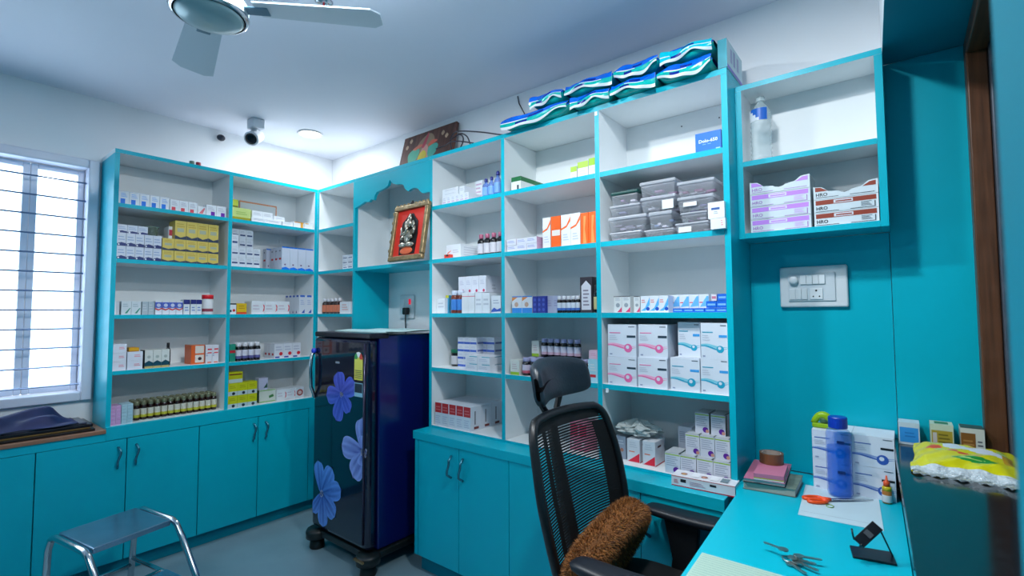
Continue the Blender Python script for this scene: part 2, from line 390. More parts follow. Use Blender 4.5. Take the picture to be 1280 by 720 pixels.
# arched niche
uN = unit('arched_niche', 'teal niche with scalloped arch above the fridge', (.78, .13, ZS['s2'] - T))
shelfB(uN, 'top_panel', XB[1] + .0105, XB[2] - .0105, 2.113, 2.133)
part('shelf', MB().box(XB[1] + .0105, XB[2] - .0105, 0, D, ZS['s2'] - T, ZS['s2'] + T, 0, y0=1, z0=1), [WHITE, TEAL], uN)
part('back_panel', MB().box(XB[1] + .0105, XB[2] - .0105, D - .006, D, ZS['s2'] + T, 2.112), WHITE, uN)
part('side_lining', MB().box(XB[1] + .0102, XB[1] + .0145, .021, D - .007, ZS['s2'] + .0105, 2.1125), WHITE, uN)
sc = [(445.5, 260), (449, 257), (453, 254.5), (456, 252), (461, 252.5), (464, 249), (467, 250), (468.5, 244), (471, 240), (476, 237.5), (481, 235), (485, 231.5), (487, 224.5), (490, 229), (495, 230.5), (500, 230), (504, 231), (506, 236), (510, 239), (514, 236), (518, 234.5), (522, 235.5), (525, 239), (528, 241.5), (531.5, 241)]
pts = [(hit(x, y, 'y', 0)[0], hit(x, y, 'y', 0)[2]) for x, y in sc]
pts[0] = (XB[1] + .0105, pts[0][1]); pts[-1] = (XB[2] - .0105, pts[-1][1])
b = MB(); TOPZ = 2.1125
for (x0, z0), (x1, z1) in zip(pts[:-1], pts[1:]):
    if x1 - x0 > 1e-4: b.prism([(x0, z0), (x1, z1), (x1, TOPZ), (x0, TOPZ)], lambda u, v, w: (u, w, v), 0, .018)
part('arch_valance', b, TEAL, uN)
# tall unit, three columns
uT = unit('tall_shelf_unit', 'tall three-column white shelf unit with teal edges behind the office chair', (1.87, .13, .714))
part('side_panel', MB().box(XB[2] - T, XB[2] + T, 0, D, .7145, 2.1125, 0, y0=1, x0=1), [WHITE, TEAL], uT)
for k in (3, 4): part('divider', MB().box(XB[k] - T, XB[k] + T, 0, D, .7255, 2.1125, 0, y0=1), [WHITE, TEAL], uT)
part('side_panel', MB().box(XB[5] - T, XB[5] + T, 0, D, .7145, 2.1125, 1, x0=0), [WHITE, TEAL], uT)
part('top_panel', MB().box(XB[2] - T, XB[5] + T, 0, D, 2.113, 2.133, 0, y0=1, x1=1), [WHITE, TEAL], uT)
shelfB(uT, 'bottom_panel', XB[2] + .0105, XB[5] - .0105, .7145, .725)
part('back_panel', MB().box(XB[2] + .0105, XB[5] - .0105, D - .006, D, .726, 2.112), WHITE, uT)
for k in range(2, 5):
    for s in ('s1', 's2', 's3', 's4'): shelfB(uT, 'shelf', XB[k] + .0105, XB[k + 1] - .0105, ZS[s] - T, ZS[s] + T, D - .0065)
for x, y in ((852, 158), (899, 147)):
    p = hit(x, y, 'y', D - .0068); part('screw_head', MB().ball(p, (.003, .002, .003), 8, 6), mat((60, 60, 66), .4), uT)
for x, y, zz in ((745, 142, None), (759, 488, None)): # little white hinge plates
    p = hit(x, y, 'y', -.001); part('shelf_tag', MB().box(p.x - .006, p.x + .006, -.002, -.0005, p.z - .008, p.z + .008), mat((230, 235, 240), .4), uT)
# right wall-hung unit
uR = unit('hanging_shelf_unit', 'two-bay hanging shelf unit with teal edges over the switchboard', (2.82, .18, 1.55))
RX0, RX1, RY = 2.6125, 3.03, .10
part('side_panel', MB().box(RX0, RX0 + .02, RY, D, 1.5535, 2.0795, 0, y0=1, z0=1), [WHITE, TEAL], uR)
part('side_panel', MB().box(RX1 - .02, RX1, RY, .2455, 1.5535, 2.0795, 0, y0=1, x1=1, z0=1), [WHITE, TEAL], uR)
part('top_panel', MB().box(RX0, RX1, RY, .2455, 2.08, 2.098, 0, y0=1, x1=1), [WHITE, TEAL], uR)
part('bottom_panel', MB().box(RX0 + .0205, RX1 - .0205, RY, .2455, 1.5535, 1.572, 0, y0=1, z0=1), [WHITE, TEAL], uR)
part('shelf', MB().box(RX0 + .0205, RX1 - .0205, RY, .2455, 1.806, 1.824, 0, y0=1), [WHITE, TEAL], uR)
part('back_panel', MB().box(RX0 + .0205, RX1 - .0205, .246, .2515, 1.5535, 2.0795), WHITE, uR)
# ------------------------------------------------------------------ base cabinets
HANDLE = mat((70, 140, 158), .25, .75)
def s_handle(root, p, ax, L=.1):
    b = MB(); pts = []
    for i in range(13):
        t = i / 12; side = .006 * math.sin(t * 2 * math.pi); out = .004 + .022 * min(1, 6 * min(t, 1 - t)); z = p[2] + L * (.5 - t)
        pts.append((p[0] + out, p[1] + side, z) if ax == 'A' else (p[0] + side, p[1] - out, z))
    b.tube(pts, .0055, 8)
    o = part('handle', b, HANDLE, root, smooth=True); return o
cA = thing('base_cabinet', 'long teal base cabinet with wavy handles below the window shelf unit', 'cabinet', (-.12, -1.1, FZ))
part('carcass', MB().box(-D, 0, -2.4, -.001, .1, .724), TEAL, cA)
part('rail', MB().box(.0005, .02, YA[0] - .0005, -.001, .687, .752), TEAL, cA, bevel=.002)
part('rail', MB().box(.0005, .02, -2.4, YA[0] - .001, .687, .724), TEAL, cA)
part('worktop', MB().box(-D, 0, YA[0] - .0005, -.001, .7247, .7418), TEAL, cA)
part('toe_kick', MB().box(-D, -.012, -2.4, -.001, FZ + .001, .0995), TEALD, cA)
part('stile', MB().box(.0005, .02, -.05, -.001, .1, .6865), TEAL, cA)
ysp = [-2.4, -2.02, -1.66, -1.331, -1.003, -.683, -.369, -.052]
for i in range(7):
    d = part('door', MB().box(.0005, .0195, ysp[i] + .002, ysp[i + 1] - .002, .101, .6845), TEAL, cA, bevel=.0015)
    yh = ysp[i + 1] - .035 if i % 2 == 1 else ysp[i] + .035
    if i == 3: yh = -1.038
    s_handle(d, (.02, {3: -1.038, 4: -.966, 5: -.398, 6: -.328}.get(i, yh), .6), 'A')
wl = thing('window_ledge', 'brown wooden ledge under the window', 'ledge', (-.12, -1.7, .7247))
part('board', MB().box(-D, .028, -2.4, YA[0] - .001, .7247, .742), mat((150, 108, 84), .4, noise=.15, scale=5, stretch=(10, 1, 10)), wl, bevel=.002)
cB = thing('base_cabinet', 'teal base cabinet with double doors behind the office chair', 'cabinet', (1.87, .08, FZ))
part('carcass', MB().box(1.127, 2.598, -.08, D, .115, .6735), TEAL, cB)
part('worktop', MB().box(1.115, 2.598, -.105, D, .674, .714), TEAL, cB, bevel=.002)
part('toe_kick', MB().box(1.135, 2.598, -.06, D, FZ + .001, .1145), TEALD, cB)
part('stile', MB().box(1.127, 1.15, -.1, -.0805, .115, .6735), TEAL, cB)
xsp = [1.152, 1.433, 1.729, 2.02, 2.318, 2.598]
for i in range(5):
    d = part('door', MB().box(xsp[i] + .0015, xsp[i + 1] - .0015, -.1, -.0805, .115, .672), TEAL, cB, bevel=.0015)
    s_handle(d, ({0: 1.388, 1: 1.463, 2: 1.985, 3: 2.275, 4: 2.352}[i], -.1, .585), 'B')
# desk
dk = thing('desk', 'teal laminate desk running under the serving opening', 'desk', (2.85, -.5, FZ))
DZ = .738
dv = [(2.613, .2515), (2.613, -.03), (2.632, -.1), (2.705, -1.4), (CY(-1.4) - .002, -1.4), (CY(.245) - .002, .245), (3.02, .2515)]
part('desktop', MB().prism(dv, lambda u, w, z: (u, w, z), DZ - .03, DZ), TEAL, dk)
part('side_panel', MB().box(2.73, 3.05, -1.4, -1.382, FZ + .001, DZ - .0305), TEAL, dk)
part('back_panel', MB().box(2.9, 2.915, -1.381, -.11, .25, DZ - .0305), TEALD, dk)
# stone ledge
lg = thing('stone_ledge', 'polished black granite ledge of the serving opening', 'ledge', (3.14, -.5, .87))
part('slab', cwall(NJ + .001, .2455, .8695, .9, 3.31, off=-.012), mat((14, 24, 30), .12, noise=.5, scale=60), lg, bevel=.002)
# switchboards
def switchboard():
    t = thing('switchboard', 'white modular switchboard with regulator and socket on the teal panel', 'switchboard', (2.812, .2515, 1.385))
    PW = mat((225, 230, 236), .3, coat=.3)
    part('plate', MB().box(-.101, .101, -.014, 0, -.071, .071), PW, t, world=False, bevel=.006)
    part('inner_frame', MB().box(-.074, .066, -.018, -.0145, -.05, .048), mat((212, 220, 228), .3), t, world=False, bevel=.003)
    rg = part('regulator_knob', MB(), PW, t, world=False)
    o = rg; m = MB().tube([(-.056, -.018, .023), (-.056, -.028, .023), (-.056, -.031, .023)], [.015, .014, .008], 20); o.data = m.mesh('regulator_knob', [PW], True)
    for i in range(4): part('switch', MB().box(-.036 + i * .0185, -.036 + i * .0185 + .0175, -.0225, -.0182, .008, .04), mat((236, 240, 245), .25), t, world=False, bevel=.0015)
    for i in range(3): part('switch', MB().box(-.07 + i * .0185, -.07 + i * .0185 + .0175, -.0215, -.0182, -.044, -.006), mat((228, 233, 238), .25), t, world=False, bevel=.0015)
    sk = part('socket', MB().box(-.008, .03, -.0215, -.0182, -.044, -.006), mat((236, 240, 245), .25), t, world=False, bevel=.0015)
    for x, z, r in ((.011, -.014, .0032), (.002, -.034, .0024), (.02, -.034, .0024)):
        part('socket_hole', MB().tube([(x, -.0222, z), (x, -.0205, z)], r, 10), mat((20, 22, 26), .6), sk, world=False)
switchboard()
t = thing('wall_socket', 'white socket plate with glowing red switch behind the fridge', 'socket', (hit(511, 385, 'y', .2585).x, .2585, hit(511, 383, 'y', .2585).z))
part('plate', MB().box(-.075, .06, -.012, 0, -.075, .07), mat((222, 226, 232), .35), t, world=False, bevel=.005)
part('rocker_switch', MB().box(.018, .034, -.018, -.0122, .012, .045), mat((225, 20, 50), .3, emit=.6), t, world=False, bevel=.002)
part('socket_face', MB().box(-.01, .034, -.015, -.0122, -.055, .005), mat((230, 233, 238), .3), t, world=False, bevel=.002)
part('switch', MB().box(-.06, -.03, -.016, -.0122, -.05, .045), mat((226, 230, 236), .3), t, world=False, bevel=.002)
t2 = thing('power_plug', 'black three-pin plug and cable in the wall socket', 'plug', (t.location.x + .012, .2585, t.location.z - .03))
part('plug_body', MB().box(-.018, .018, -.05, -.0155, -.022, .022), BLACK, t2, world=False, bevel=.008)
part('cable', MB().tube([(0, -.035, -.02), (0, -.036, -.05), (.002, -.034, -.12), (.01, -.03, -.25), (.015, -.02, -.5)], .004, 8), BLACK, t2, world=False, smooth=True)
# ================================================================== FRIDGE
fx0, fx1, fy, fz0, fz1 = .485, 1.0, -.285, .135, 1.2
fr = thing('refrigerator', 'dark blue single-door refrigerator with printed flowers', 'refrigerator', (.745, -.03, fz0))
NAVY = mat((12, 22, 92), .22, coat=.3); DOORM = mat((16, 18, 44), .1, coat=.6, noise=.15, scale=3)
part('cabinet_body', MB().box(fx0 + .004, fx1 - .004, fy + .062, .2, fz0, fz1 - .012), NAVY, fr, bevel=.008)
dr = part('door', MB().box(fx0, fx1, fy, fy + .055, fz0 + .012, fz1 - .03), DOORM, fr, bevel=.02)
part('top_cap', MB().box(fx0 - .001, fx1 + .001, fy + .004, fy + .12, fz1 - .0285, fz1), mat((20, 20, 34), .25), fr, bevel=.008)
part('door_trim', MB().tube([(fx1 - .035, fy - .0015, fz0 + .04), (fx1 - .035, fy - .0015, fz1 - .05)], .006, 8), mat((60, 56, 80), .2, .5), fr, smooth=True)
hx = fx0 + .022
h = part('handle', MB().tube([(hx, fy - .002, 1.09), (hx, fy - .024, 1.075), (hx, fy - .03, 1.0), (hx, fy - .026, .9), (hx, fy - .002, .84)], .009, 10), CHROME, dr, smooth=True)
part('handle_cap', MB().ball((hx, fy - .012, 1.095), (.014, .014, .016)), mat((30, 60, 190), .3), h, smooth=True)
def onDoor(x, y, e=.0015): p = hit(x, y, 'y', fy - e); return Vector((min(max(p.x, fx0 + .012), fx1 - .03), fy - e, min(max(p.z, fz0 + .02), fz1 - .04)))
p = onDoor(422, 453); part('brand_plate', MB().box(p.x - .018, p.x + .018, fy - .003, fy - .0003, p.z - .005, p.z + .005), mat((190, 195, 205), .3, .6), dr)
def sticker(x0, y0, x1, y1):
    a = onDoor(x0, y0); c = onDoor(x1, y1); return a.x, c.x, c.z, a.z
x0, x1, z0, z1 = sticker(443, 446, 453, 476)
b = MB().box(x0, x1, fy - .0012, fy - .0003, z0, z1)
cx, cz, r = (x0 + x1) / 2, z1 - (x1 - x0) * .15, (x1 - x0) / 2
for k in range(6):
    a0, a1 = math.pi * k / 6, math.pi * (k + 1) / 6
    b.add([(cx + .3 * r * math.cos(a0), fy - .0015, cz + .3 * r * math.sin(a0)), (cx + r * 1.05 * math.cos(a0), fy - .0015, cz + r * 1.05 * math.sin(a0)), (cx + r * 1.05 * math.cos(a1), fy - .0015, cz + r * 1.05 * math.sin(a1)), (cx + .3 * r * math.cos(a1), fy - .0015, cz + .3 * r * math.sin(a1))], [(0, 1, 2, 3)], [3, 3, 1, 1, 2, 2][k])
for k in range(5): b.box(x0 + .006, x1 - .006 - .004 * (k % 2), fy - .0016, fy - .0013, z0 + .01 + k * .009, z0 + .013 + k * .009, 4)
part('energy_sticker', b, [mat((232, 222, 90), .4), mat((235, 235, 235), .4), mat((40, 150, 70), .4), mat((220, 60, 40), .4), mat((60, 60, 50), .4)], dr)
x0, x1, z0, z1 = sticker(443, 478, 453, 497)
b = MB().box(x0, x1, fy - .0012, fy - .0003, z0, z1); b.box(x0 + .003, x1 - .003, fy - .0016, fy - .0013, z0 + .02, z1 - .004, 1)
part('spec_sticker', b, [mat((150, 200, 220), .4), mat((20, 40, 60), .4)], dr)
def flower(c, petals, core, tint):
    m = bpy.data.meshes.new('flower_print'); vs = []; fs = []; cols = []; e = .0006
    C0 = onDoor(*c, e)
    for q, (tip, wd) in enumerate(petals):
        TP = onDoor(*tip, e); ax = TP - C0; sd = Vector((-ax.z, 0, ax.x)).normalized() * (wd * 1.5 / 100); o = len(vs); nu, nv = 8, 14
        for j in range(nv + 1):
            t = j / nv; prof = (t ** .55) * (1 - t ** 5) ** .5 + .04 * (1 - t)
            for i in range(nu + 1):
                s = i / nu * 2 - 1; p = C0 + ax * (t * (1 - .07 * abs(s))) + sd * s * prof
                p.y = fy - e - .00008 * q; p.x = min(p.x, fx1 - .03); p.x = max(p.x, fx0 + .012); p.z = max(p.z, fz0 + .02); vs.append(tuple(p))
                k = .5 + .5 * t + .22 * math.cos(s * 9 + t * 3) - .28 * (1 - abs(s)) * (t < .9) + random.uniform(-.05, .05)
                a = lin((28, 40, 150)); z = lin(tint); k = max(0, min(1, k)); cols.append(tuple(a[n] * (1 - k) + z[n] * k for n in range(3)) + (1,))
        for j in range(nv):
            for i in range(nu):
                a = o + j * (nu + 1) + i; fs.append([a, a + 1, a + nu + 2, a + nu + 1])
    for k in range(60):      # stamens
        a = random.uniform(0, 6.28); r = core * math.sqrt(random.random()); p = C0 + Vector((math.cos(a) * r, 0, math.sin(a) * r)); p.y = fy - e - .0008; o = len(vs); s = core * .2
        vs += [(p.x - s, p.y, p.z), (p.x, p.y, p.z - s), (p.x + s, p.y, p.z), (p.x, p.y, p.z + s)]; fs.append([o, o + 1, o + 2, o + 3]); cols += [lin(random.choice([(225, 225, 240), (190, 195, 235), (120, 130, 210)]))] * 4
    m.from_pydata(vs, [], fs); at = m.color_attributes.new('Col', 'FLOAT_COLOR', 'POINT')
    for i, cc in enumerate(cols): at.data[i].color = cc
    m.materials.append(colmat(.15)); bp = dr.location; o = link('flower_print', m, dr)
    m.transform(Matrix.Translation(-fr.location)); return o
flower((427, 493), [((422, 463), 4.6), ((445, 478), 4.5), ((407, 494), 4.2), ((420, 528), 4.3), ((438, 516), 3.6)], .014, (96, 112, 225))
flower((455, 566), [((453, 520), 5.6), ((425, 556), 5), ((440, 598), 5.2), ((470, 590), 5), ((474, 548), 4.5)], .026, (160, 178, 246))
flower((402, 617), [((397, 573), 4.2), ((416, 583), 4.5), ((428, 612), 4.5), ((420, 648), 4.5), ((404, 664), 4.2), ((388, 640), 3)], .018, (110, 165, 250))
# stand
st = thing('fridge_stand', 'black plastic fridge stand with round feet', 'stand', (.745, -.03, FZ))
BP = mat((22, 30, 32), .4)
b = MB().box(fx0 + .02, fx1 - .02, fy + .01, fy + .05, .1, .132).box(fx0 + .02, fx1 - .02, .14, .18, .1, .132).box(fx0 - .005, fx0 + .035, fy + .01, .18, .1, .132).box(fx1 - .035, fx1 + .01, fy + .01, .18, .1, .132)
part('rail_frame', b, BP, st, bevel=.006)
for x, y in ((fx0 + .03, fy + .02), (fx1 - .02, fy + .02), (fx0 + .03, .16), (fx1 - .02, .16)):
    pd = part('corner_pad', MB().lathe([(.04, .085), (.058, .088), (.06, .12), (.052, .1335)], x, y, 20), BP, st, smooth=True)
    part('foot', MB().lathe([(.036, FZ + .0005), (.04, FZ + .008), (.034, .0855)], x, y, 18), mat((12, 16, 18), .5), pd, smooth=True)
part('clamp', MB().box(fx1 - .05, fx1 + .025, fy - .045, fy - .035, .118, .126).box(fx1 - .05, fx1 - .042, fy - .045, fy + .01, .118, .126), mat((170, 140, 100), .3, .7), st)
b = MB().grid(lambda u, v: (.56 + u * .46, -.2 + v * .38, fz1 + .002 + .004 * math.sin(u * 9 + v * 5) * math.sin(v * 7) + .004), 16, 12)
b.grid(lambda u, v: (.56 + u * .46, -.2 + v * .38, fz1 + .0005), 16, 12)
b.grid(lambda u, v: (.56 + u * .46, -.2 - .0005, fz1 + .0005 + v * (.0055 + .004 * math.sin(u * 9) * 0)), 16, 1)
tag(part('cover_sheet', b, mat((200, 232, 232), .35), None, smooth=True), 'pale plastic cover sheet lying on top of the refrigerator', 'cover')
# ================================================================== FAN, CCTV, SPRINKLER
fan = thing('ceiling_fan', 'white ceiling fan with three blades', 'fan', (1.43, -1.171, 2.45))
FW = mat((176, 198, 206), .3, coat=.3); FB = mat((186, 200, 210), .4)
part('canopy', MB().lathe([(.028, -.07), (.05, -.03), (.055, -.001)], n=24), FW, fan, world=False, smooth=True)
part('downrod', MB().lathe([(.014, -.16), (.014, -.05)], n=12), FW, fan, world=False, smooth=True)
part('motor_housing', MB().lathe([(.09, -.235), (.104, -.225), (.106, -.2), (.09, -.175), (.05, -.16), (.02, -.155)], n=40), FW, fan, world=False, smooth=True)
part('bottom_plate', MB().lathe([(0, -.262), (.05, -.259), (.085, -.25), (.097, -.238), (.094, -.2355)], n=40), mat((150, 178, 184), .28, .2), fan, world=False, smooth=True)
part('chrome_ring', MB().lathe([(.0975, -.242), (.104, -.24), (.108, -.232), (.104, -.2265), (.0975, -.23), (.0975, -.242)], n=40), CHROME, fan, world=False, smooth=True)
for k, a in enumerate((47, 167, 287)):
    R = Matrix.Rotation(math.radians(a), 3, 'Z')
    b = MB(); b.box(.085, .17, -.02, .02, -.216, -.211); b.v = [tuple(R @ Vector(p)) for p in b.v]
    br = part('blade_bracket', b, mat((96, 130, 150), .3, .4), fan, world=False, bevel=.002)
    b = MB()
    def bl(u, v, s=0):
        r = .135 + u * .375; w = .05 + .018 * u - (.03 * max(0, u - .93) / .07); y = (v - .5) * 2 * w
        return (r, y, -.2095 + y * .16 + s)
    b.grid(lambda u, v: bl(u, v), 14, 6); b.grid(lambda u, v: bl(u, 1 - v, .005), 14, 6)
    b.grid(lambda u, v: bl(u, 0, .005 * v), 14, 1); b.grid(lambda u, v: bl(u, 1, .005 * (1 - v)), 14, 1); b.grid(lambda u, v: bl(1, u, .005 * v), 6, 1)
    b.v = [tuple(R @ Vector(p)) for p in b.v]
    part('fan_blade', b, FB, fan, world=False)
cc = thing('security_camera', 'white security camera hanging from the ceiling', 'camera', (.085, -.452, 2.45))
part('mount_box', MB().box(-.035, .045, -.035, .035, -.055, -.0005), mat((212, 218, 226), .4), cc, world=False, bevel=.005)
part('neck', MB().lathe([(.016, -.085), (.016, -.055)], n=14), mat((212, 218, 226), .4), cc, world=False, smooth=True)
d = Vector((.62, -.62, -.5)).normalized(); c0 = Vector((-.01, -.0, -.1))
part('camera_head', MB().tube([c0 - d * .055, c0 - d * .05, c0 + d * .045, c0 + d * .055], [.03, .038, .042, .039], 20), mat((216, 222, 230), .35), cc, world=False, smooth=True)
part('lens', MB().tube([c0 + d * .053, c0 + d * .0575, c0 + d * .058], [.033, .031, .012], 20), mat((10, 14, 22), .08), cc, world=False, smooth=True)
p = hit(274, 173.5, 'x', -.26)
t = thing('wall_sensor', 'tiny black sensor on the wall just below the ceiling', 'sensor', (-.2595, p.y, p.z))
part('sensor_body', MB().ball((.028, 0, 0), (.018, .024, .02), 14, 10), mat((16, 30, 48), .3), t, world=False, smooth=True)
part('stem', MB().tube([(.0005, 0, .012), (.022, 0, .006)], .008, 10), mat((40, 50, 62), .4), t, world=False)
p = hit(405, 2, 'z', 2.45)
t = thing('fire_sprinkler', 'small chrome sprinkler head in the ceiling', 'sprinkler', (p.x, p.y, 2.4498))
part('escutcheon', MB().lathe([(.012, -.012), (.026, -.008), (.032, -.001)], n=24), CHROME, t, world=False, smooth=True)
b = MB().tube([(-.01, 0, -.01), (-.013, 0, -.025), (-.004, 0, -.038)], .003, 8).tube([(.01, 0, -.01), (.013, 0, -.025), (.004, 0, -.038)], .003, 8).lathe([(.006, -.042), (.016, -.04), (.016, -.038), (.005, -.037)], n=16)
part('frame_arms', b, CHROME, t, world=False, smooth=True)
part('glass_bulb', MB().tube([(0, 0, -.012), (0, 0, -.036)], .0035, 8), mat((190, 20, 24), .2), t, world=False, smooth=True)
for i, (px, py, c, lb) in enumerate(((248, 208, (150, 20, 50), 'tiny dark red cap lying on top of the window shelf unit'), (240, 206, (90, 120, 110), 'tiny grey-green cap lying on top of the window shelf unit'))):
    p = hit(px, py, 'x', -.02); tag(part('bottle_cap', MB().lathe([(.012, 2.1335), (.013, 2.135), (.013, 2.152), (.011, 2.154)], -.022, p.y, 12), mat(c, .4), None, smooth=True), lb, 'cap')
# ================================================================== STEP STOOL
ss = thing('step_stool', 'chrome step stool with blue steel treads', 'stool', (.5, -1.15, FZ))
def cl(p): return Vector(p)
e1 = Vector((.30, .055, 0)); e2 = Vector((-.075, .3, 0)); o0 = Vector((.405, -1.325, .43))
A0, A1, B0, B1 = o0, o0 + e1, o0 + e2, o0 + e1 + e2
u1 = e1.normalized()
def frame_side(p0, p1):
    dn = Vector((0, 0, -1)); r = .035
    pts = [Vector((p0.x, p0.y, FZ + .012)) - u1 * .06, p0 - u1 * .028 + dn * .06, p0 + u1 * .0 + dn * .012, p0 + u1 * r, p1 - u1 * r, p1 + u1 * .0 + dn * .012]
    f0 = p1 + u1 * .15 + dn * .185; f1 = p1 + u1 * .168 + dn * .225
    pts += [p1 + (f0 - p1) * .3, f0, f1, Vector((p1.x, p1.y, FZ + .012)) + u1 * .185]
    out = []
    for i in range(len(pts) - 1):
        for k in range(4): out.append(pts[i].lerp(pts[i + 1], k / 4))
    out.append(pts[-1]); return out
for p0, p1 in ((A0, A1), (B0, B1)):
    s = part('side_frame', MB().tube(frame_side(p0, p1), .0125, 12), CHROME, ss, smooth=True)
    for q in (Vector((p0.x, p0.y, FZ)) - u1 * .06, Vector((p1.x, p1.y, FZ)) + u1 * .185):
        part('rubber_foot', MB().lathe([(.016, .0005), (.017, .006), (.015, .022)], q.x, q.y, 12, z=FZ), mat((20, 20, 22), .6), s, smooth=True)
TREAD = mat((150, 176, 200), .2, .9, noise=.12, scale=14)
def slab(a, bb, c, dd, th, zz=0):
    m = MB(); v = [p + Vector((0, 0, zz)) for p in (a, bb, dd, c)]; m.add(v + [p - Vector((0, 0, th)) for p in v], [(0, 1, 2, 3), (7, 6, 5, 4), (0, 4, 5, 1), (1, 5, 6, 2), (2, 6, 7, 3), (3, 7, 4, 0)]); return m
i2 = e2.normalized() * .018
part('tread', slab(A0 + i2 + u1 * .01, A1 + i2 - u1 * .01, B0 - i2 + u1 * .01, B1 - i2 - u1 * .01, .022, .008), TREAD, ss, bevel=.004)
L0 = A1 + Vector((0, 0, -.195)) - u1 * .03; L1 = B1 + Vector((0, 0, -.195)) - u1 * .03
part('tread', slab(L0 + i2, L0 + u1 * .15 + i2, L1 - i2, L1 + u1 * .15 - i2, .022), TREAD, ss, bevel=.004)
for q, z in ((A0 - u1 * .045, .17), (A0 + u1 * .2, .2)):
    a = Vector((q.x, q.y, z)); part('cross_bar', MB().tube([a, a + e2], .009, 10), CHROME, ss, smooth=True)
for P in (A0, B0):
    a = Vector((P.x, P.y, .2)) - u1 * .045; part('side_bar', MB().tube([a, a + u1 * .48], .009, 10), CHROME, ss, smooth=True)
# ================================================================== WINDOW LEDGE THINGS
for i, (c, x0, x1, y0, y1, th, lb) in enumerate([((38, 26, 22), -.19, .005, -1.75, -1.125, .012, 'dark brown folder at the bottom of the stack on the window ledge'), ((120, 92, 40), -.2, -.01, -1.74, -1.14, .006, 'thin ochre file in the stack on the window ledge'), ((20, 18, 30), -.205, -.015, -1.72, -1.13, .014, 'black folder in the stack on the window ledge'), ((70, 74, 92), -.21, -.03, -1.6, -1.15, .008, 'grey plastic sleeve on top of the folders')]):
    z = .7425 + [0, .0125, .019, .0335][i]
    b = MB().box(x0, x1, y0, y1, z, z + th); tag(part('folder', b, mat(c, .25), None, bevel=.002), lb, 'folder')
zc = .7845
def cloth(u, v):
    x = -.2 + u * .185; y = -1.75 + v * .57; edge = min(1, 5 * min(u, 1 - u)) * min(1, 7 * min(v, 1 - v))
    return (x + .012 * math.sin(v * 17), y, zc + .0015 + edge * (.03 + .02 * math.sin(v * 9 + u * 4) + .014 * math.sin(u * 13 + v * 21) + .02 * math.exp(-((v - .8) / .15) ** 2)))
b = MB().grid(cloth, 26, 60); b.grid(lambda u, v: (cloth(1 - u, v)[0], cloth(u, v)[1], zc + .0008), 26, 60)
tag(part('folded_cloth', b, mat((26, 34, 84), .6, noise=.2, scale=12), None, smooth=True), 'crumpled dark navy cloth on the folders by the window', 'cloth')
# ================================================================== WALL A: SHELF CONTENTS
BLU = (0, 118, 225); RED = (205, 45, 60); PUR = (110, 30, 170); NAV = (24, 44, 110); GR = (120, 132, 150); LB = (130, 175, 235)
def S(base, *d): return (base, list(d))
sBlue = S(WH, ('r', 'F', .18, 0, .62, .4, BLU), ('l', 'F', .2, .55, .8, 3, .12, LB), ('r', 'T', 0, 0, 1, .15, BLU))
sRed = S(WH, ('r', 'F', .18, 0, .6, .32, (225, 70, 85)), ('l', 'F', .2, .5, .8, 3, .13, (190, 190, 205)), ('r', 'T', 0, 0, 1, .15, RED))
sPink = S(WH, ('p', 'F', [(.1, .1), (.6, .1), (.9, .8), (.75, .85)], (228, 120, 130)), ('r', 'T', 0, 0, 1, .2, RED))
sPur = S(WH, ('r', 'F', .45, 0, .85, .38, PUR), ('l', 'F', .15, .5, .8, 3, .13, (190, 190, 205)), ('r', 'T', 0, 0, 1, .15, RED))
row('A', 's1', 146, 212, 242.5, 5, .006, .05, sBlue, 'white carton with blue square on the top shelf')
row('A', 's1', 212.3, 247, 251, 3, .006, .05, sRed, 'white carton with red square on the top shelf')
row('A', 's1', 247.3, 257.5, 258, 1, .012, .05, sPink, 'small carton with pink slash between red and purple cartons')
row('A', 's1', 258, 283, 257, 2, .006, .05, sPur, 'small white carton with purple square at the end of the top row')
sZig = S((206, 212, 226), ('l', 'F', .12, .45, .85, 2, .2, (150, 170, 205)), ('p', 'F', [(0, 0), (1, 0), (1, .2), (.5, .28), (0, .16)], NAV), ('c', 'F', .2, .1, .1, (225, 230, 240)))
sYel = S((214, 190, 92), ('r', 'F', .2, .4, .8, .6, (170, 175, 150)), ('l', 'F', .15, .68, .85, 2, .12, (190, 160, 60)), ('p', 'F', [(0, 0), (1, 0), (1, .2), (.5, .1), (0, .22)], (40, 56, 84)))
o, zt = row('A', 's2', 143.8, 202.3, 292.5, 5, .008, .09, sZig, 'pale carton with navy zigzag base', levels=2)
row('A', 's2', 145.5, 185, 281.5, 3, .02, .09, sZig, 'plain pale carton lying on top of the navy zigzag cartons', zbase=zt + .0005)
a0, a1, z0, h = span('A', 187, 197, 285, .05, 's2', zt)
t = thing('plastic_cup', 'small clear plastic cup on the zigzag cartons', 'cup', (-.09, (a0 + a1) / 2, zt + .0005))
part('cup_wall', MB().lathe([(.02, 0), (.026, .001), (.032, .05), (.03, .05), (.025, .003), (0, .002)], n=16), milky((120, 140, 130), .5), t, world=False, smooth=True)
part('rim', MB().lathe([(.0315, .05), (.0345, .051), (.0345, .055), (.0315, .055), (.0315, .05)], n=16), milky((150, 170, 160), .7), t, world=False, smooth=True)
o, zt = row('A', 's2', 202.8, 273.5, 300.5, 5, .008, .1, sYel, 'yellow carton in the two lower yellow rows', levels=2)
row('A', 's2', 219, 273.5, 278.5, 4, .012, .1, sYel, 'yellow carton in the top yellow row', zbase=zt + .0005)
row('A', 's2', 210.5, 217.5, 283, 1, .06, .08, S(WH, ('r', 'F', .1, .3, .9, .75, (190, 40, 70))), 'tiny carton with dark red patch on the yellow cartons', zbase=zt + .0005)
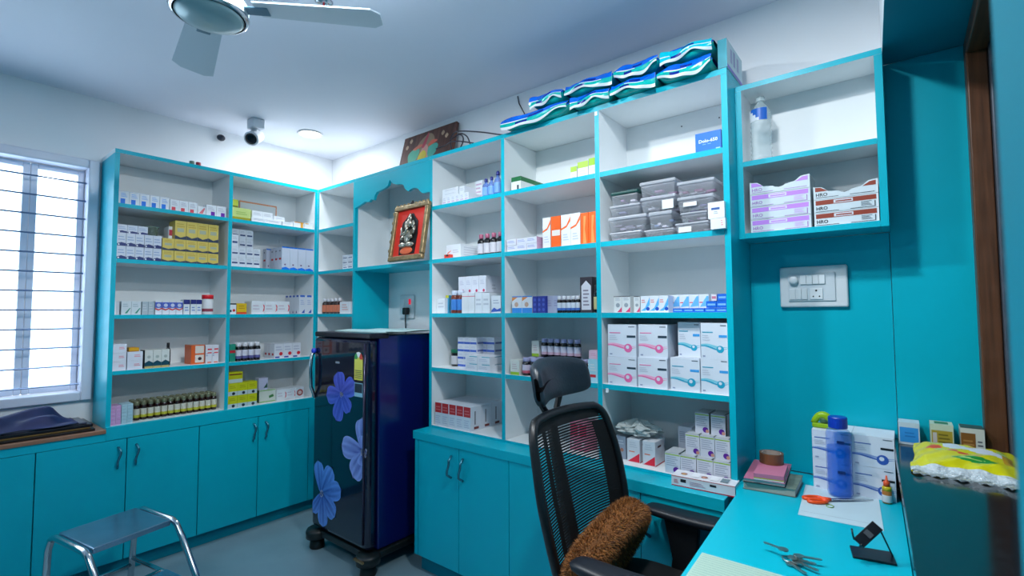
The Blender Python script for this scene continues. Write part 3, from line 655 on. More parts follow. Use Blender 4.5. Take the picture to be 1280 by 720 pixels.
# right column
sOl = S((196, 214, 130), ('r', 'F', 0, 0, 1, .22, (150, 150, 20)), ('l', 'F', .2, .45, .8, 2, .16, (160, 190, 90)))
o, zt = row('A', 's1', 290.5, 313.5, 260, 1, .012, .1, sOl, 'light green carton with olive base on the upper corner shelf')
row('A', 's1', 290.5, 298, 249, 1, .05, .06, S((170, 180, 60), ('r', 'F', 0, 0, 1, .3, (96, 96, 20))), 'small olive carton on top of the light green carton', zbase=zt + .0005)
row('A', 's1', 299, 346, 254, 1, .15, .06, S((206, 212, 216), ('r', 'F', 0, .94, 1, 1, (214, 140, 96)), ('r', 'F', .97, 0, 1, 1, (214, 140, 96)), ('r', 'F', 0, 0, .02, 1, (214, 140, 96))), 'wide grey carton with orange edges at the back of the upper shelf')
sPl = S(WH, ('l', 'F', .15, .4, .85, 2, .22, (196, 202, 214)))
row('A', 's1', 314.2, 352, 273.5, 2, .008, .1, sPl, 'plain white carton in the low stack on the upper corner shelf', levels=1)
zz = span('A', 314.2, 352, 273.5, .008, 's1'); row('A', 's1', 315, 341, 264.5, 2, .015, .09, sPl, 'plain white carton on top of the low stack', zbase=zz[2] + zz[3] + .0005)
row('A', 's1', 342.5, 356, 270.5, 1, .02, .08, sPl, 'single white carton at the end of the low stack', zbase=zz[2] + zz[3] + .0005)
row('A', 's1', 353, 366, 277.5, 1, .01, .08, sPl, 'flat white carton beside the orange-striped cartons')
row('A', 's1', 366.5, 380, 277.5, 1, .01, .08, S(WH, ('r', 'F', .1, .85, 1, 1, (222, 150, 60)), ('r', 'F', .68, 0, .92, 1, (226, 160, 50))), 'flat white carton with orange stripe')
row('A', 's1', 380.5, 391, 279, 1, .01, .08, S(WH, ('r', 'F', .1, .8, .5, .95, (222, 170, 90))), 'last small white carton before the corner')
sNv = S((214, 220, 230), ('r', 'F', .12, .32, .88, .48, (50, 70, 120)), ('l', 'F', .15, .65, .8, 2, .13, (180, 188, 202)))
o, zt = row('A', 's2', 289, 325.5, 310, 4, .008, .06, sNv, 'navy-striped pale carton in the front block', levels=2)
row('A', 's2', 290, 316.5, 287, 3, .075, .06, sNv, 'navy-striped pale carton in the rear block', levels=4)
row('A', 's2', 289.5, 298, 293, 1, .012, .055, sNv, 'single striped carton on top of the front block', zbase=zt + .0005)
sTB = S((206, 214, 232), ('r', 'F', 0, .95, 1, 1, BLU), ('p', 'F', [(0, 0), (1, 0), (1, .06), (.5, .13), (0, .08)], BLU), ('r', 'F', .3, .2, .5, .26, (110, 80, 130)), ('r', 'L', .25, .44, .8, .52, (205, 30, 50)), ('r', 'L', .3, .8, .6, .86, (120, 130, 150)), ('r', 'T', 0, 0, 1, .2, BLU))
row('A', 's2', 352.5, 393, 310, 4, .008, .05, sTB, 'tall pale blue-topped carton near the corner', deep=3)
row('A', 's2', 333, 340, 311, 1, .19, .05, sTB, 'lone tall pale carton behind the blue-topped cartons')
# shelf 3
row('A', 's3', 141, 149.5, 376.5, 1, .012, .07, S((190, 196, 204), ('r', 'F', 0, 0, .3, 1, (225, 228, 232))), 'small grey carton at the window end of the middle shelf')
row('A', 's3', 151.5, 176.5, 376.5, 2, .01, .06, S((206, 216, 222), ('p', 'F', [(.35, .1), (.6, .1), (.95, .5), (.85, .5)], (40, 140, 120)), ('l', 'F', .15, .6, .7, 2, .15, (160, 180, 190))), 'pale carton with green stroke on the middle shelf')
row('A', 's3', 177.5, 193, 377, 2, .014, .06, S((170, 184, 194), ('l', 'F', .15, .3, .8, 3, .2, (196, 204, 210))), 'grey carton beside the green-stroke cartons')
row('A', 's3', 194, 228.5, 376.5, 4, .01, .05, S((222, 226, 236), ('r', 'F', 0, .5, 1, .92, (66, 92, 190)), ('c', 'F', .5, .7, .3, (200, 205, 225)), ('p', 'F', [(0, .38), (.5, .3), (1, .42), (1, .52), (.5, .4), (0, .5)], (214, 60, 70))), 'white carton with blue wave and red line on the middle shelf')
sNT = S((220, 226, 232), ('r', 'F', 0, .7, 1, 1, (24, 34, 120)), ('l', 'F', .2, .25, .8, 2, .18, (110, 140, 200)), ('r', 'T', 0, 0, 1, 1, (24, 34, 120)))
row('A', 's3', 229.5, 237.5, 374.5, 1, .01, .05, sNT, 'narrow carton with navy top on the middle shelf')
row('A', 's3', 238.3, 252.5, 374.5, 2, .01, .05, sNT, 'square carton with navy top next to the red-lidded jar')
bottles('A', 's3', 255, 268.5, 368.5, 1, .012, 'jar', mat((222, 224, 228), .35), mat((222, 24, 40), .35), (226, 226, 230), 'white jar with red lid on the middle shelf', 'jar', lab2=(150, 60, 80), gap=1, name='pill_jar')
row('A', 's3', 286, 295.5, 379, 1, .01, .05, S(WH, ('r', 'F', 0, .88, 1, 1, (20, 24, 30)), ('c', 'F', .65, .35, .22, (205, 40, 40)), ('r', 'F', .05, .2, .3, .4, (30, 30, 40))), 'small white carton with black top and red dot')
row('A', 's3', 296, 308.5, 379, 1, .01, .07, S((226, 186, 20), ('r', 'F', 0, 0, 1, .2, (214, 70, 30)), ('l', 'F', .2, .5, .8, 2, .2, (190, 140, 10))), 'yellow carton with red base on the middle shelf')
sCr = S(WH, ('p', 'F', [(.86, .15), (.99, .3), (.99, .65), (.86, .78), (.93, .5)], (224, 50, 70)), ('l', 'F', .1, .35, .6, 2, .25, (210, 200, 214)))
row('A', 's3', 314.5, 362, 376.5, 3, .01, .1, sCr, 'long white carton with red crescent on the middle shelf')
sWB = S((216, 222, 234), ('r', 'F', .15, .9, .85, 1, (40, 100, 200)), ('p', 'F', [(.35, .04), (.85, .04), (.85, .25)], (50, 90, 180)), ('r', 'L', .2, .9, .8, 1, (40, 90, 190)), ('p', 'L', [(.1, .04), (.5, .04), (.3, .2)], (60, 70, 140)), ('l', 'F', .2, .5, .8, 3, .1, (170, 186, 220)))
row('A', 's3', 374, 391.5, 369, 2, .01, .045, sWB, 'pale carton with blue flaps near the corner', deep=4)
# shelf 4
sRT = S((220, 224, 236), ('l', 'F', .45, .42, .85, 2, .16, (226, 120, 140)))
row('A', 's4', 138.3, 158.5, 430, 1, .008, .1, sRT, 'pink-lettered pale carton in the stack of three', levels=3)
o, zt = row('A', 's4', 159, 178.5, 439.5, 1, .008, .1, sRT, 'pink-lettered pale carton in the stack of two', levels=2)
row('A', 's4', 161, 174, 434.5, 1, .02, .08, S((214, 160, 20), ('r', 'F', 0, 0, 1, .2, (180, 120, 10))), 'flat amber carton on top of the stack of two', zbase=zt + .0005)
row('A', 's4', 181, 212, 437, 3, .01, .08, S((214, 218, 214), ('r', 'F', 0, 0, 1, .12, (190, 170, 110)), ('p', 'F', [(0, .12), (1, .12), (1, .3), (.5, .42), (0, .3)], (0, 70, 90)), ('c', 'F', .5, .62, .22, (170, 180, 176)), ('r', 'L', 0, 0, 1, 1, (30, 56, 66))), 'white carton with dark teal wave on the lower left shelf')
bottles('A', 's4', 207.5, 214.5, 428.5, 1, .1, 'dk1', DARK, mat((14, 20, 30), .4), (20, 30, 40), 'small dark bottle behind the teal-wave cartons')
row('A', 's4', 239, 256, 431, 1, .04, .1, S((226, 96, 34), ('r', 'F', .3, .56, .95, .95, (226, 216, 206)), ('r', 'F', .3, .08, .95, .48, (226, 216, 206)), ('c', 'F', .65, .28, .14, (60, 40, 50)), ('r', 'T', 0, 0, 1, 1, (210, 200, 190))), 'orange carton with white panels on the lower left shelf')
row('A', 's4', 257, 273.5, 431, 2, .04, .1, S((220, 220, 228), ('r', 'F', .3, .72, .95, .8, (222, 50, 60)), ('r', 'F', .3, .54, .95, .6, (222, 50, 60)), ('l', 'F', .05, .4, .35, 2, .1, (140, 160, 200)), ('r', 'F', .3, .02, .9, .08, (226, 110, 80))), 'white carton with red bars beside the orange carton')
row('A', 's4', 287, 294.5, 430, 1, .01, .07, S((20, 140, 116), ('r', 'F', 0, .5, 1, .65, (190, 30, 50)), ('r', 'T', 0, 0, 1, 1, (200, 210, 210))), 'green carton with red band on the lower corner shelf')
bottles('A', 's4', 295.5, 327, 428, 4, .012, 'drk4', DARK, CAPW, (214, 214, 228), 'dark white-capped bottle by the green carton', 'wide', lab2=(90, 90, 150), rows=2)
sRB = S((216, 220, 230), ('c', 'F', .75, .3, .2, (214, 30, 50)), ('r', 'F', .1, .02, .6, .12, (40, 50, 150)), ('l', 'F', .15, .55, .85, 2, .18, (180, 186, 206)), ('r', 'L', .3, .2, .8, .35, (190, 30, 50)))
row('A', 's4', 343, 376, 429, 3, .02, .045, sRB, 'white red-spotted carton near the corner', deep=3)
# bottom
row('A', 'b', 136.3, 151.5, 507.5, 2, .008, .08, S((214, 170, 214), ('l', 'F', .1, .3, .9, 2, .25, (196, 130, 190))), 'thin pink carton on the bottom shelf', levels=5)
row('A', 'b', 152, 166.5, 505, 2, .008, .08, S((180, 214, 226), ('l', 'F', .1, .3, .9, 2, .25, (150, 190, 206))), 'thin pale blue carton on the bottom shelf', levels=6)
bottles('A', 'b', 167.5, 272, 496.5, 13, .055, 'ylw', AMBER, CAPG, (206, 204, 190), 'amber bottle with yellow label and metal cap', 'wide', lab2=(190, 186, 50), rows=4)
sYG = S((196, 200, 20), ('r', 'F', 0, 0, 1, .34, (186, 204, 206)), ('c', 'F', .6, .16, .16, (30, 44, 60)), ('l', 'F', .2, .6, .8, 2, .14, (160, 160, 10)))
o, zt = row('A', 'b', 284.5, 321.5, 478, 3, .01, .07, sYG, 'yellow-green carton in the lower stack', levels=2)
row('A', 'b', 286, 303.5, 465, 1, .02, .07, S((190, 190, 16), ('r', 'F', 0, 0, 1, .34, (186, 204, 206)), ('r', 'F', .05, .72, .95, .84, (110, 60, 20))), 'single yellow-green carton on top of its stack', zbase=zt + .0005)
o, zt = row('A', 'b', 324, 344.5, 487, 1, .05, .06, S((206, 214, 206), ('p', 'F', [(.6, .3), (.9, .4), (.85, .6), (.6, .5)], (60, 130, 70)), ('r', 'L', 0, 0, 1, 1, (20, 80, 50)), ('r', 'F', .02, .02, .98, .08, (120, 190, 90)), ('r', 'F', .02, .92, .98, .98, (120, 190, 90))), 'white carton with green leaf mark at the bottom corner shelf')
row('A', 'b', 323.5, 335, 472.5, 1, .06, .05, S((186, 190, 220), ('p', 'F', [(.55, .15), (.95, .15), (.95, .6)], (40, 90, 70))), 'lavender carton on top of the green leaf carton', zbase=zt + .0005)
row('A', 'b', 346, 369.5, 486, 2, .04, .08, sCr, 'white carton with red crescent at the bottom corner shelf')
row('A', 'b', 370, 380, 483.5, 1, .03, .09, S(WH, ('c', 'F', .5, .5, .4, (170, 60, 60)), ('c', 'F', .5, .5, .24, (226, 200, 196))), 'white carton with dark red ring at the bottom corner shelf')
# corner unit
row('B', 's2', 428, 440.5, 318.5, 2, .02, .05, sNv, 'small pale carton on the corner shelf', levels=3)
bottles('B', 's3', 396.8, 424, 373, 5, .02, 'crn', AMBER, CAPW, (206, 120, 90), 'dark bottle with orange label on the corner shelf')
row('B', 's3', 424.5, 437.5, 377, 1, .012, .05, S(WH, ('r', 'T', 0, 0, 1, 1, (226, 140, 110)), ('l', 'F', .2, .3, .8, 3, .2, (226, 180, 180))), 'small white carton with peach top next to the corner bottles')
# ================================================================== WALL B: COLUMN 1
sThin = S(WH, ('r', 'F', .15, .15, .85, .35, (206, 190, 216)), ('l', 'F', .2, .5, .8, 2, .2, (190, 196, 220)))
o, zt = row('B', 's1', 552.5, 585.5, 243, 6, .01, .1, sThin, 'thin white carton standing in the row below the niche shelf')
row('B', 's1', 553, 572.5, 235, 1, .012, .1, sPl, 'flat white carton on the thin upright cartons', levels=2, zbase=zt + .0005)
row('B', 's1', 574, 580.5, 232.5, 1, .012, .1, sPl, 'upright white carton on the thin carton row', zbase=zt + .0005)
a0, a1, z0, h = span('B', 587, 594, 233, .05, 's1')
t = thing('ointment_tube', 'small dark blue tube leaning by the water bottles', 'tube', ((a0 + a1) / 2, .06, z0))
part('tube_body', MB().tube([(-.008, 0, .03), (.012, 0, .006)], [.008, .006], 12), mat((20, 70, 150), .3), t, world=False, smooth=True)
part('cap', MB().tube([(-.0085, 0, .0305), (-.016, 0, .04)], [.011, .01], 12), mat((40, 20, 60), .3), t, world=False, smooth=True)
row('B', 's1', 594, 603, 226, 1, .1, .06, S(WH, ('l', 'F', .1, .3, .9, 4, .17, (200, 170, 196))), 'white carton behind the small dark blue tube')
PET = milky((70, 130, 225), .5)
for i, (p0, p1, yt) in enumerate(((601, 608, 222.5), (608.5, 615, 220), (615.5, 623, 213))):
    bottles('B', 's1', p0, p1, yt, 1, .03, 'pet%d' % i, PET, mat((30, 40, 130), .35), (120, 170, 230), 'slim blue plastic bottle with dark cap, %s of three' % ('leftmost', 'middle', 'tallest')[i], 'slim', name='plastic_bottle', gap=1)
row('B', 's2', 557.5, 576, 305.5, 1, .025, .2, S(WH, ('l', 'F', .45, .4, .85, 2, .15, (200, 200, 214)), ('p', 'F', [(.05, .3), (.3, .5), (.35, .6), (.1, .45)], (230, 130, 110)), ('l', 'R', .1, .2, .9, 4, .18, (205, 210, 222))), 'long white carton with red mark beside pink-capped bottles')
row('B', 's2', 555, 562.5, 318, 1, .004, .02, S((222, 60, 40), ('r', 'F', .3, .5, .7, 1, (40, 20, 20))), 'tiny red packet in front of the long white carton')
bottles('B', 's2', 594.5, 626.5, 291, 4, .05, 'pk', DARK, mat((170, 90, 120), .4), (200, 200, 210), 'dark syrup bottle with pink cap', 'syrup')
row('B', 's3', 546, 556, 373, 1, .03, .05, sPl, 'small white carton at the left end of the blue bottle shelf')
row('B', 's3', 557, 561, 369, 1, .05, .04, S((60, 150, 190), ('r', 'F', 0, .85, 1, 1, (190, 190, 20))), 'thin turquoise carton with yellow top beside blue-labelled bottles')
bottles('B', 's3', 561.5, 576.5, 363, 2, .02, 'blb', mat((110, 50, 40), .15), mat((200, 210, 230), .4), (60, 130, 210), 'brown bottle with bright blue label', 'wide')
row('B', 's3', 577, 593, 365.5, 2, .01, .2, S((224, 228, 234), ('r', 'F', 0, .8, 1, .83, (220, 90, 110)), ('r', 'R', 0, .8, 1, .83, (220, 90, 110)), ('l', 'R', .2, .2, .6, 3, .15, (190, 196, 206))), 'tall white carton with thin red line beside the brown bottles')
sPD = S((214, 218, 230), ('c', 'F', .7, .12, .16, (190, 40, 90)), ('l', 'F', .2, .5, .8, 3, .1, (186, 190, 210)), ('r', 'T', 0, 0, 1, .06, (190, 60, 100)), ('l', 'R', .3, .2, .5, 2, .2, (180, 186, 200)))
zl = span('B', 577, 593, 365.5, .01, 's3'); zt = zl[2] + zl[3]
a0, a1, z0, h = span('B', 569.5, 607, 345, .07, 's3', zt + .0005)
row('B', 's3', 593.8, 612, 366, 2, .012, .2, sPl, 'tall plain white carton supporting the dotted cartons')
row('B', 's3', 573, 607, 345, 4, .06, .15, sPD, 'pale carton with magenta dot stacked on the tall white cartons', zbase=zt + .0005)
row('B', 's3', 614, 626, 369.5, 1, .01, .07, S(WH, ('p', 'F', [(0, .06), (1, .1), (1, .3), (.6, .2), (.3, .32), (0, .16)], (50, 90, 190)), ('l', 'F', .2, .55, .8, 2, .15, (180, 186, 206))), 'white carton with blue wave at the right end of its shelf')
bottles('B', 's4', 561.5, 570, 437, 1, .09, 'grn', DARK, mat((10, 110, 80), .35), (200, 200, 206), 'black bottle with green cap and white label', 'jar', gap=1)
sBS = S((222, 226, 236), ('r', 'F', 0, .1, 1, .38, (60, 100, 200)), ('l', 'F', .15, .6, .85, 2, .15, (190, 196, 220)), ('r', 'R', .1, .15, .9, .4, (110, 120, 170)))
row('B', 's4', 572, 595.5, 421.5, 3, .09, .07, sBS, 'white carton with blue stripe in the tall rear stack', levels=4)
row('B', 's4', 599.5, 618, 421.5, 2, .14, .07, sBS, 'white carton with blue stripe in the shaded rear stack', levels=4)
sTL = S((228, 230, 238), ('r', 'F', .35, .86, 1, .95, (60, 170, 190)), ('l', 'F', .1, .35, .8, 2, .2, (200, 204, 222)), ('r', 'R', .3, .86, 1, .94, (50, 130, 150)))
row('B', 's4', 581.5, 612, 445, 2, .005, .12, sTL, 'turquoise-lined white carton in the front stack', levels=2)
sRD = S((218, 222, 232), ('r', 'F', .04, .56, .96, .98, (190, 36, 44)), ('l', 'F', .15, .66, .85, 2, .12, (214, 110, 110)), ('l', 'F', .1, .12, .8, 4, .09, (190, 194, 214)), ('r', 'R', .35, .25, .45, .8, (110, 110, 120)), ('r', 'R', .3, .06, .75, .16, (120, 50, 50)))
row('B', 'b', 543.5, 588.5, 505.5, 5, .012, .076, sRD, 'white carton with red top band', deep=3)
# ------------------------------------------------------------------ column 2
row('B', 's1', 639, 651, 221, 1, .02, .2, S((224, 230, 230), ('r', 'F', 0, .68, 1, 1, (20, 110, 60)), ('r', 'R', 0, .68, 1, 1, (20, 110, 60)), ('r', 'F', .6, 0, .8, .4, (60, 70, 80)), ('r', 'T', 0, 0, 1, 1, (30, 130, 70))), 'long white carton with dark green lid on the top middle shelf')
sGT = S((226, 230, 234), ('r', 'F', 0, .66, 1, 1, (170, 206, 70)), ('l', 'F', .2, .3, .8, 2, .15, (200, 205, 214)))
row('B', 's1', 713, 721, 208, 1, .06, .05, sGT, 'shortest white carton with lime top on the top middle shelf')
row('B', 's1', 721.5, 735, 201.5, 1, .05, .06, sGT, 'middle white carton with lime top on the top middle shelf')
row('B', 's1', 735.5, 746, 197, 1, .04, .06, S((226, 230, 234), ('r', 'F', 0, .62, 1, 1, (150, 200, 10)), ('l', 'F', .2, .3, .8, 2, .15, (200, 205, 214))), 'tallest white carton with bright lime top on the top middle shelf')
row('B', 's2', 633.5, 671, 297.5, 3, .008, .08, S((222, 224, 236), ('l', 'F', .08, .45, .8, 2, .22, (150, 160, 215)), ('r', 'R', 0, 0, 1, 1, (200, 160, 190))), 'lavender-print carton by the orange cartons', levels=2)
sOS = S((228, 230, 234), ('p', 'F', [(0, .58), (.55, .66), (1, .92), (1, .78), (.6, .6), (0, .52)], (240, 110, 40)), ('l', 'F', .2, .2, .8, 3, .08, (190, 200, 220)))
row('B', 's2', 678, 688, 272, 1, .03, .1, sOS, 'tall white carton with orange swoosh, leftmost of its set')
row('B', 's2', 688.5, 700.5, 270, 1, .03, .1, S((240, 96, 20), ('r', 'F', .1, .38, .95, .56, (226, 220, 214))), 'tall orange carton with white panel between swoosh cartons')
row('B', 's2', 701, 725, 267, 2, .03, .1, sOS, 'tall white carton with orange swoosh right of the orange panel carton')
row('B', 's2', 725.5, 745.5, 265, 2, .03, .1, S((242, 98, 16), ('p', 'F', [(.3, .05), (.75, .05), (.55, .5), (.7, .9), (.4, .9)], (250, 150, 80))), 'tall bright orange carton at the right end of the set')
sFc = S((226, 228, 234), ('r', 'F', 0, 0, 1, .3, (40, 140, 220)), ('p', 'F', [(0, .7), (.6, .95), (0, .98)], (230, 140, 60)), ('c', 'F', .45, .5, .2, (206, 170, 150)), ('r', 'F', 0, .94, 1, 1, (40, 130, 210)))
row('B', 's3', 640, 665, 370, 2, .015, .06, sFc, 'white and sky blue carton with a beige spot')
row('B', 's3', 665.8, 682, 370, 3, .015, .06, S((36, 52, 150), ('c', 'F', .5, .78, .3, (70, 90, 190)), ('c', 'F', .5, .5, .3, (70, 90, 190)), ('c', 'F', .5, .2, .3, (70, 90, 190))), 'dark blue carton with round dots on the middle shelf')
row('B', 's3', 682.5, 699, 369.5, 2, .03, .06, S((176, 180, 206), ('l', 'F', .2, .4, .8, 3, .14, (150, 150, 186))), 'lavender grey carton behind the white-capped bottles')
bottles('B', 's3', 695, 724, 370, 5, .012, 'wcap', DARK, CAPW, (214, 220, 232), 'dark dropper bottle with white cap', 'wide', lab2=(60, 110, 190))
row('B', 's3', 700, 724, 369.5, 3, .09, .06, S((206, 208, 224), ('l', 'F', .2, .4, .8, 3, .14, (180, 180, 206))), 'pale carton behind the white-capped dropper bottles')
row('B', 's3', 724.8, 740, 346, 1, .012, .05, S((52, 46, 56), ('p', 'F', [(.1, .08), (.9, .08), (.9, .75), (.5, .9), (.1, .75)], (216, 216, 226)), ('l', 'F', .25, .2, .75, 5, .1, (130, 120, 140)), ('r', 'R', 0, 0, 1, 1, (24, 22, 28))), 'tall black carton with arched white label')
bottles('B', 's3', 740.6, 746.6, 356, 1, .006, 'tdk', DARK, mat((30, 26, 30), .4), (190, 180, 130), 'tall dark bottle with cream label beside the black carton', 'syrup', gap=1)
sGB = S((220, 222, 216), ('r', 'F', 0, 0, 1, .2, (150, 190, 40)), ('l', 'F', .2, .4, .8, 3, .14, (200, 180, 186)))
row('B', 's4', 638, 649, 450, 1, .01, .06, sGB, 'white carton with lime base at the front of the fourth shelf')
zt = bottles('B', 's4', 650, 724, 449.5, 7, .012, 'lav', DARK, CAPL, (206, 196, 214), 'dark lavender-capped bottle behind the headrest', 'wide', lab2=(190, 90, 110), rows=3)
bottles('B', 's4', 674.5, 724, 424, 6, .09, 'lav2', DARK, CAPL, (206, 206, 222), 'lavender-capped bottle standing on lower bottles', 'wide', zbase=zt + .0005, lab2=(200, 170, 190))
row('B', 's4', 664.5, 673.5, 426, 1, .09, .05, sGB, 'white carton with lime base standing on the lower bottles', zbase=zt + .0005)
o, zq = row('B', 's4', 735, 747, 449, 1, .008, .07, S((170, 216, 230), ('r', 'F', 0, .22, .8, .34, (214, 30, 50)), ('l', 'F', .2, .5, .8, 3, .12, (220, 226, 232))), 'pale blue carton with red label beside the headrest')
row('B', 's4', 736, 747, 438, 1, .012, .06, S((226, 190, 210), ('l', 'F', .2, .4, .8, 2, .2, (214, 150, 180))), 'pink carton on top of the pale blue carton', zbase=zq + .0005)
row('B', 'b', 712, 734, 527, 2, .05, .08, S((206, 120, 146), ('r', 'F', .1, .5, .9, .9, (190, 40, 80)), ('l', 'F', .1, .15, .8, 2, .1, (226, 200, 210))), 'pink and red carton seen through the chair mesh')
# ------------------------------------------------------------------ column 3
a0, a1, z0, h = span('B', 869, 901, 164, .02, 's1')
put('carton', carton_mesh(a1 - a0, .05, h, S((0, 108, 226), ('t', 'F', .14, .5, .17, 'Dolo-650', (226, 236, 244)), ('r', 'F', .28, .4, .42, .43, (120, 180, 240)), ('r', 'F', .48, .4, .62, .43, (120, 180, 240)), ('r', 'F', .8, .06, .96, .16, (150, 200, 245)), ('r', 'R', 0, 0, 1, 1, (10, 80, 190)))), ((a0 + a1) / 2 - .002, .05, z0), .03, 'bright blue tablet carton with white lettering on the top right shelf')
CLR = milky((228, 232, 242), .2); LID = milky((228, 232, 242), .42)
def container(p0, p1, yt, yb, s, dep, zb, tint, label, lid=None, sticker=None):
    a0, a1, z0, h = span('B', p0, p1, yt, s, 's2', zb); w = a1 - a0; lh = min(.016, h * .25); bh = h - lh
    t = thing('plastic_container', label, 'container', ((a0 + a1) / 2, s + dep / 2, z0), 0, 'clear plastic boxes on the second shelf')
    def tap(W0, W1, d0, d1, za, zb2): 
        m = MB(); v = [(sx * W / 2, sy * dd / 2, z) for W, dd, z in ((W0, d0, za), (W1, d1, zb2)) for sx, sy in ((-1, -1), (1, -1), (1, 1), (-1, 1))]
        return m.add(v, [(3, 2, 1, 0), (4, 5, 6, 7), (0, 1, 5, 4), (1, 2, 6, 5), (2, 3, 7, 6), (3, 0, 4, 7)])
    part('tub', tap(w * .9, w * .97, dep * .9, dep * .97, 0, bh), CLR, t, world=False, bevel=.006)
    l = part('lid', tap(w, w, dep, dep, bh + .0002, h - .0008), lid or LID, t, world=False, bevel=.004)
    m = MB()
    for k in range(9):
        x = random.uniform(-.36, .36) * w; y = random.uniform(-.36, .3) * dep; z = random.uniform(.1, .62) * bh; q = random.uniform(.06, .12) * w
        m.box(x - q, x + q, y - .012, y + .012, z, z + bh * .14, k % 3)
    part('contents', m, [mat(tint, .4), mat((190, 186, 200), .4), mat(tuple(int(x * .7) for x in tint), .4)], t, world=False)
    if sticker:
        u0, u1, v0, v1 = sticker; part('paper_sticker', MB().box((u0 - .5) * w, (u1 - .5) * w, -dep * .5 - .0015, -dep * .5 - .0005, v0 * bh, v1 * bh), mat((226, 228, 232), .5), t, world=False)
    return z0 + h
z = container(762, 802, 289, 301, .012, .16, None, (150, 140, 160), 'clear plastic box at the bottom of the left stack')
z = container(760, 808, 269, 287, .008, .17, z, (150, 140, 165), 'wide clear plastic box, second in the left stack')
z = container(761.5, 800, 255, 269, .015, .16, z, (120, 120, 160), 'clear plastic box, third in the left stack')
z = container(763, 797, 238, 255, .02, .15, z, (140, 110, 150), 'clear plastic box with dark green lid', lid=mat((0, 70, 66), .35))
z = container(805, 842.5, 286, 296, .008, .16, None, (160, 130, 150), 'shallow clear plastic box at the bottom of the middle stack')
z = container(810.5, 840, 263.5, 285, .008, .15, z, (90, 110, 150), 'tall narrow clear plastic box in the middle stack')
z = container(800, 844, 244, 262, .006, .17, z, (110, 110, 130), 'clear plastic box with white sticker in the middle stack', sticker=(.64, .95, .1, .85))
z = container(799, 844, 224.5, 243, .006, .17, z, (180, 130, 180), 'topmost clear plastic box of the middle stack')
z = container(843.5, 886, 277, 292, .006, .17, None, (150, 110, 150), 'clear plastic box with paper sticker at the bottom of the right stack', sticker=(.12, .5, .15, .8))
z = container(850, 884, 264, 277, .01, .16, z, (150, 110, 150), 'clear plastic box, second in the right stack')
z = container(846, 892, 243.5, 263, .006, .17, z, (110, 100, 150), 'clear plastic box with pale note, third in the right stack', sticker=(.18, .55, .45, .8))
z = container(845.5, 893, 224, 243, .006, .17, z, (150, 70, 130), 'topmost clear plastic box of the right stack')
o, zt = row('B', 's2', 888, 907, 272.5, 1, -.02, .05, S(WH, ('l', 'F', .7, .3, .85, 3, .2, (226, 120, 130)), ('r', 'T', 0, 0, 1, 1, (60, 90, 140))), 'small white carton at the right end, under another')
row('B', 's2', 884.5, 905.5, 252, 1, -.02, .05, S((232, 236, 242), ('r', 'F', .2, .52, .72, .66, (50, 90, 160)), ('l', 'F', .35, .28, .6, 2, .1, (150, 160, 180))), 'small white carton with blue lettering on top at the right end', zbase=zt + .0005)
sPC = S((216, 220, 222), ('p', 'F', [(.4, .03), (.98, .03), (.98, .35), (.75, .2)], (214, 60, 110)), ('c', 'F', .5, .45, .25, (150, 160, 170)), ('l', 'F', .2, .75, .8, 2, .1, (170, 180, 190)), ('r', 'F', 0, .96, 1, 1, (60, 50, 60)))
row('B', 's3', 767, 788, 370, 2, .012, .05, sPC, 'pale carton with pink corner at the left of the blue cartons')
row('B', 's3', 792, 800, 370, 1, .012, .05, sPC, 'single pale carton with pink corner next to blue-white cartons')
sBW = S((226, 232, 242), ('p', 'F', [(0, .1), (.5, .3), (1, .9), (1, .45), (.5, .1)], (90, 180, 240)), ('c', 'F', .8, .22, .2, (20, 80, 190)), ('l', 'F', .1, .6, .5, 2, .12, (226, 120, 120)))
row('B', 's3', 800.5, 835.5, 369.5, 3, .01, .05, sBW, 'white carton with blue swoosh and dark blue disc')
sBl = S((16, 104, 218), ('l', 'F', .12, .35, .9, 1, .7, (130, 190, 245)), ('r', 'T', 0, 0, 1, 1, (30, 110, 215)))
o, zt = row('B', 's3', 841, 911, 385, 5, .008, .05, sBl, 'small bright blue carton in the bottom blue row')
row('B', 's3', 837.5, 886, 368, 4, .062, .05, S((226, 232, 242), ('p', 'F', [(.1, .3), (1, .35), (1, .9), (.8, .9)], (110, 190, 240)), ('r', 'F', .05, .52, .4, .58, (226, 90, 90))), 'white carton with light blue fan behind the blue row')
o, zt = row('B', 's3', 882.5, 911.5, 376, 2, .008, .05, sBl, 'small bright blue carton in the second blue row', zbase=zt + .0005)
row('B', 's3', 896.5, 911.5, 367, 1, .008, .05, sBl, 'topmost small bright blue carton', zbase=zt + .0005)
row('B', 's3', 889, 896, 367.5, 1, .008, .05, S((226, 220, 232), ('r', 'F', .1, .3, .9, .7, (200, 120, 150))), 'tiny pink-white carton end beside the topmost blue carton', zbase=zt + .0005)
def big(col, pill):
    return S((222, 228, 240), ('w', 'F', .34, .035, .07, tuple(int(x + (255 - x) * .45) for x in col)), ('w', 'F', .30, .05, .045, col), ('c', 'F', .72, .28, .14, col), ('c', 'F', .70, .31, .06, (222, 228, 240)), ('r', 'F', .68, .6, .98, .67, pill), ('r', 'F', .06, .73, .46, .755, col), ('l', 'F', .06, .52, .35, 3, .06, (200, 206, 220)), ('r', 'F', .74, .92, .95, .94, (70, 80, 100)), ('r', 'F', .07, .06, .16, .1, (150, 160, 190)))
sPk = big((240, 110, 170), (44, 66, 84)); sCy = big((30, 165, 200), (60, 160, 230)); sNvB = big((50, 90, 180), (16, 20, 30))
row('B', 's4', 759.5, 795.5, 446.5, 1, .008, .1, sPk, 'large white carton with pink wave, bottom left')
row('B', 's4', 797, 834, 447, 1, .008, .1, sPk, 'large white carton with pink wave, bottom right')
zp = span('B', 760, 795, 446.5, .008, 's4'); zp = zp[2] + zp[3]
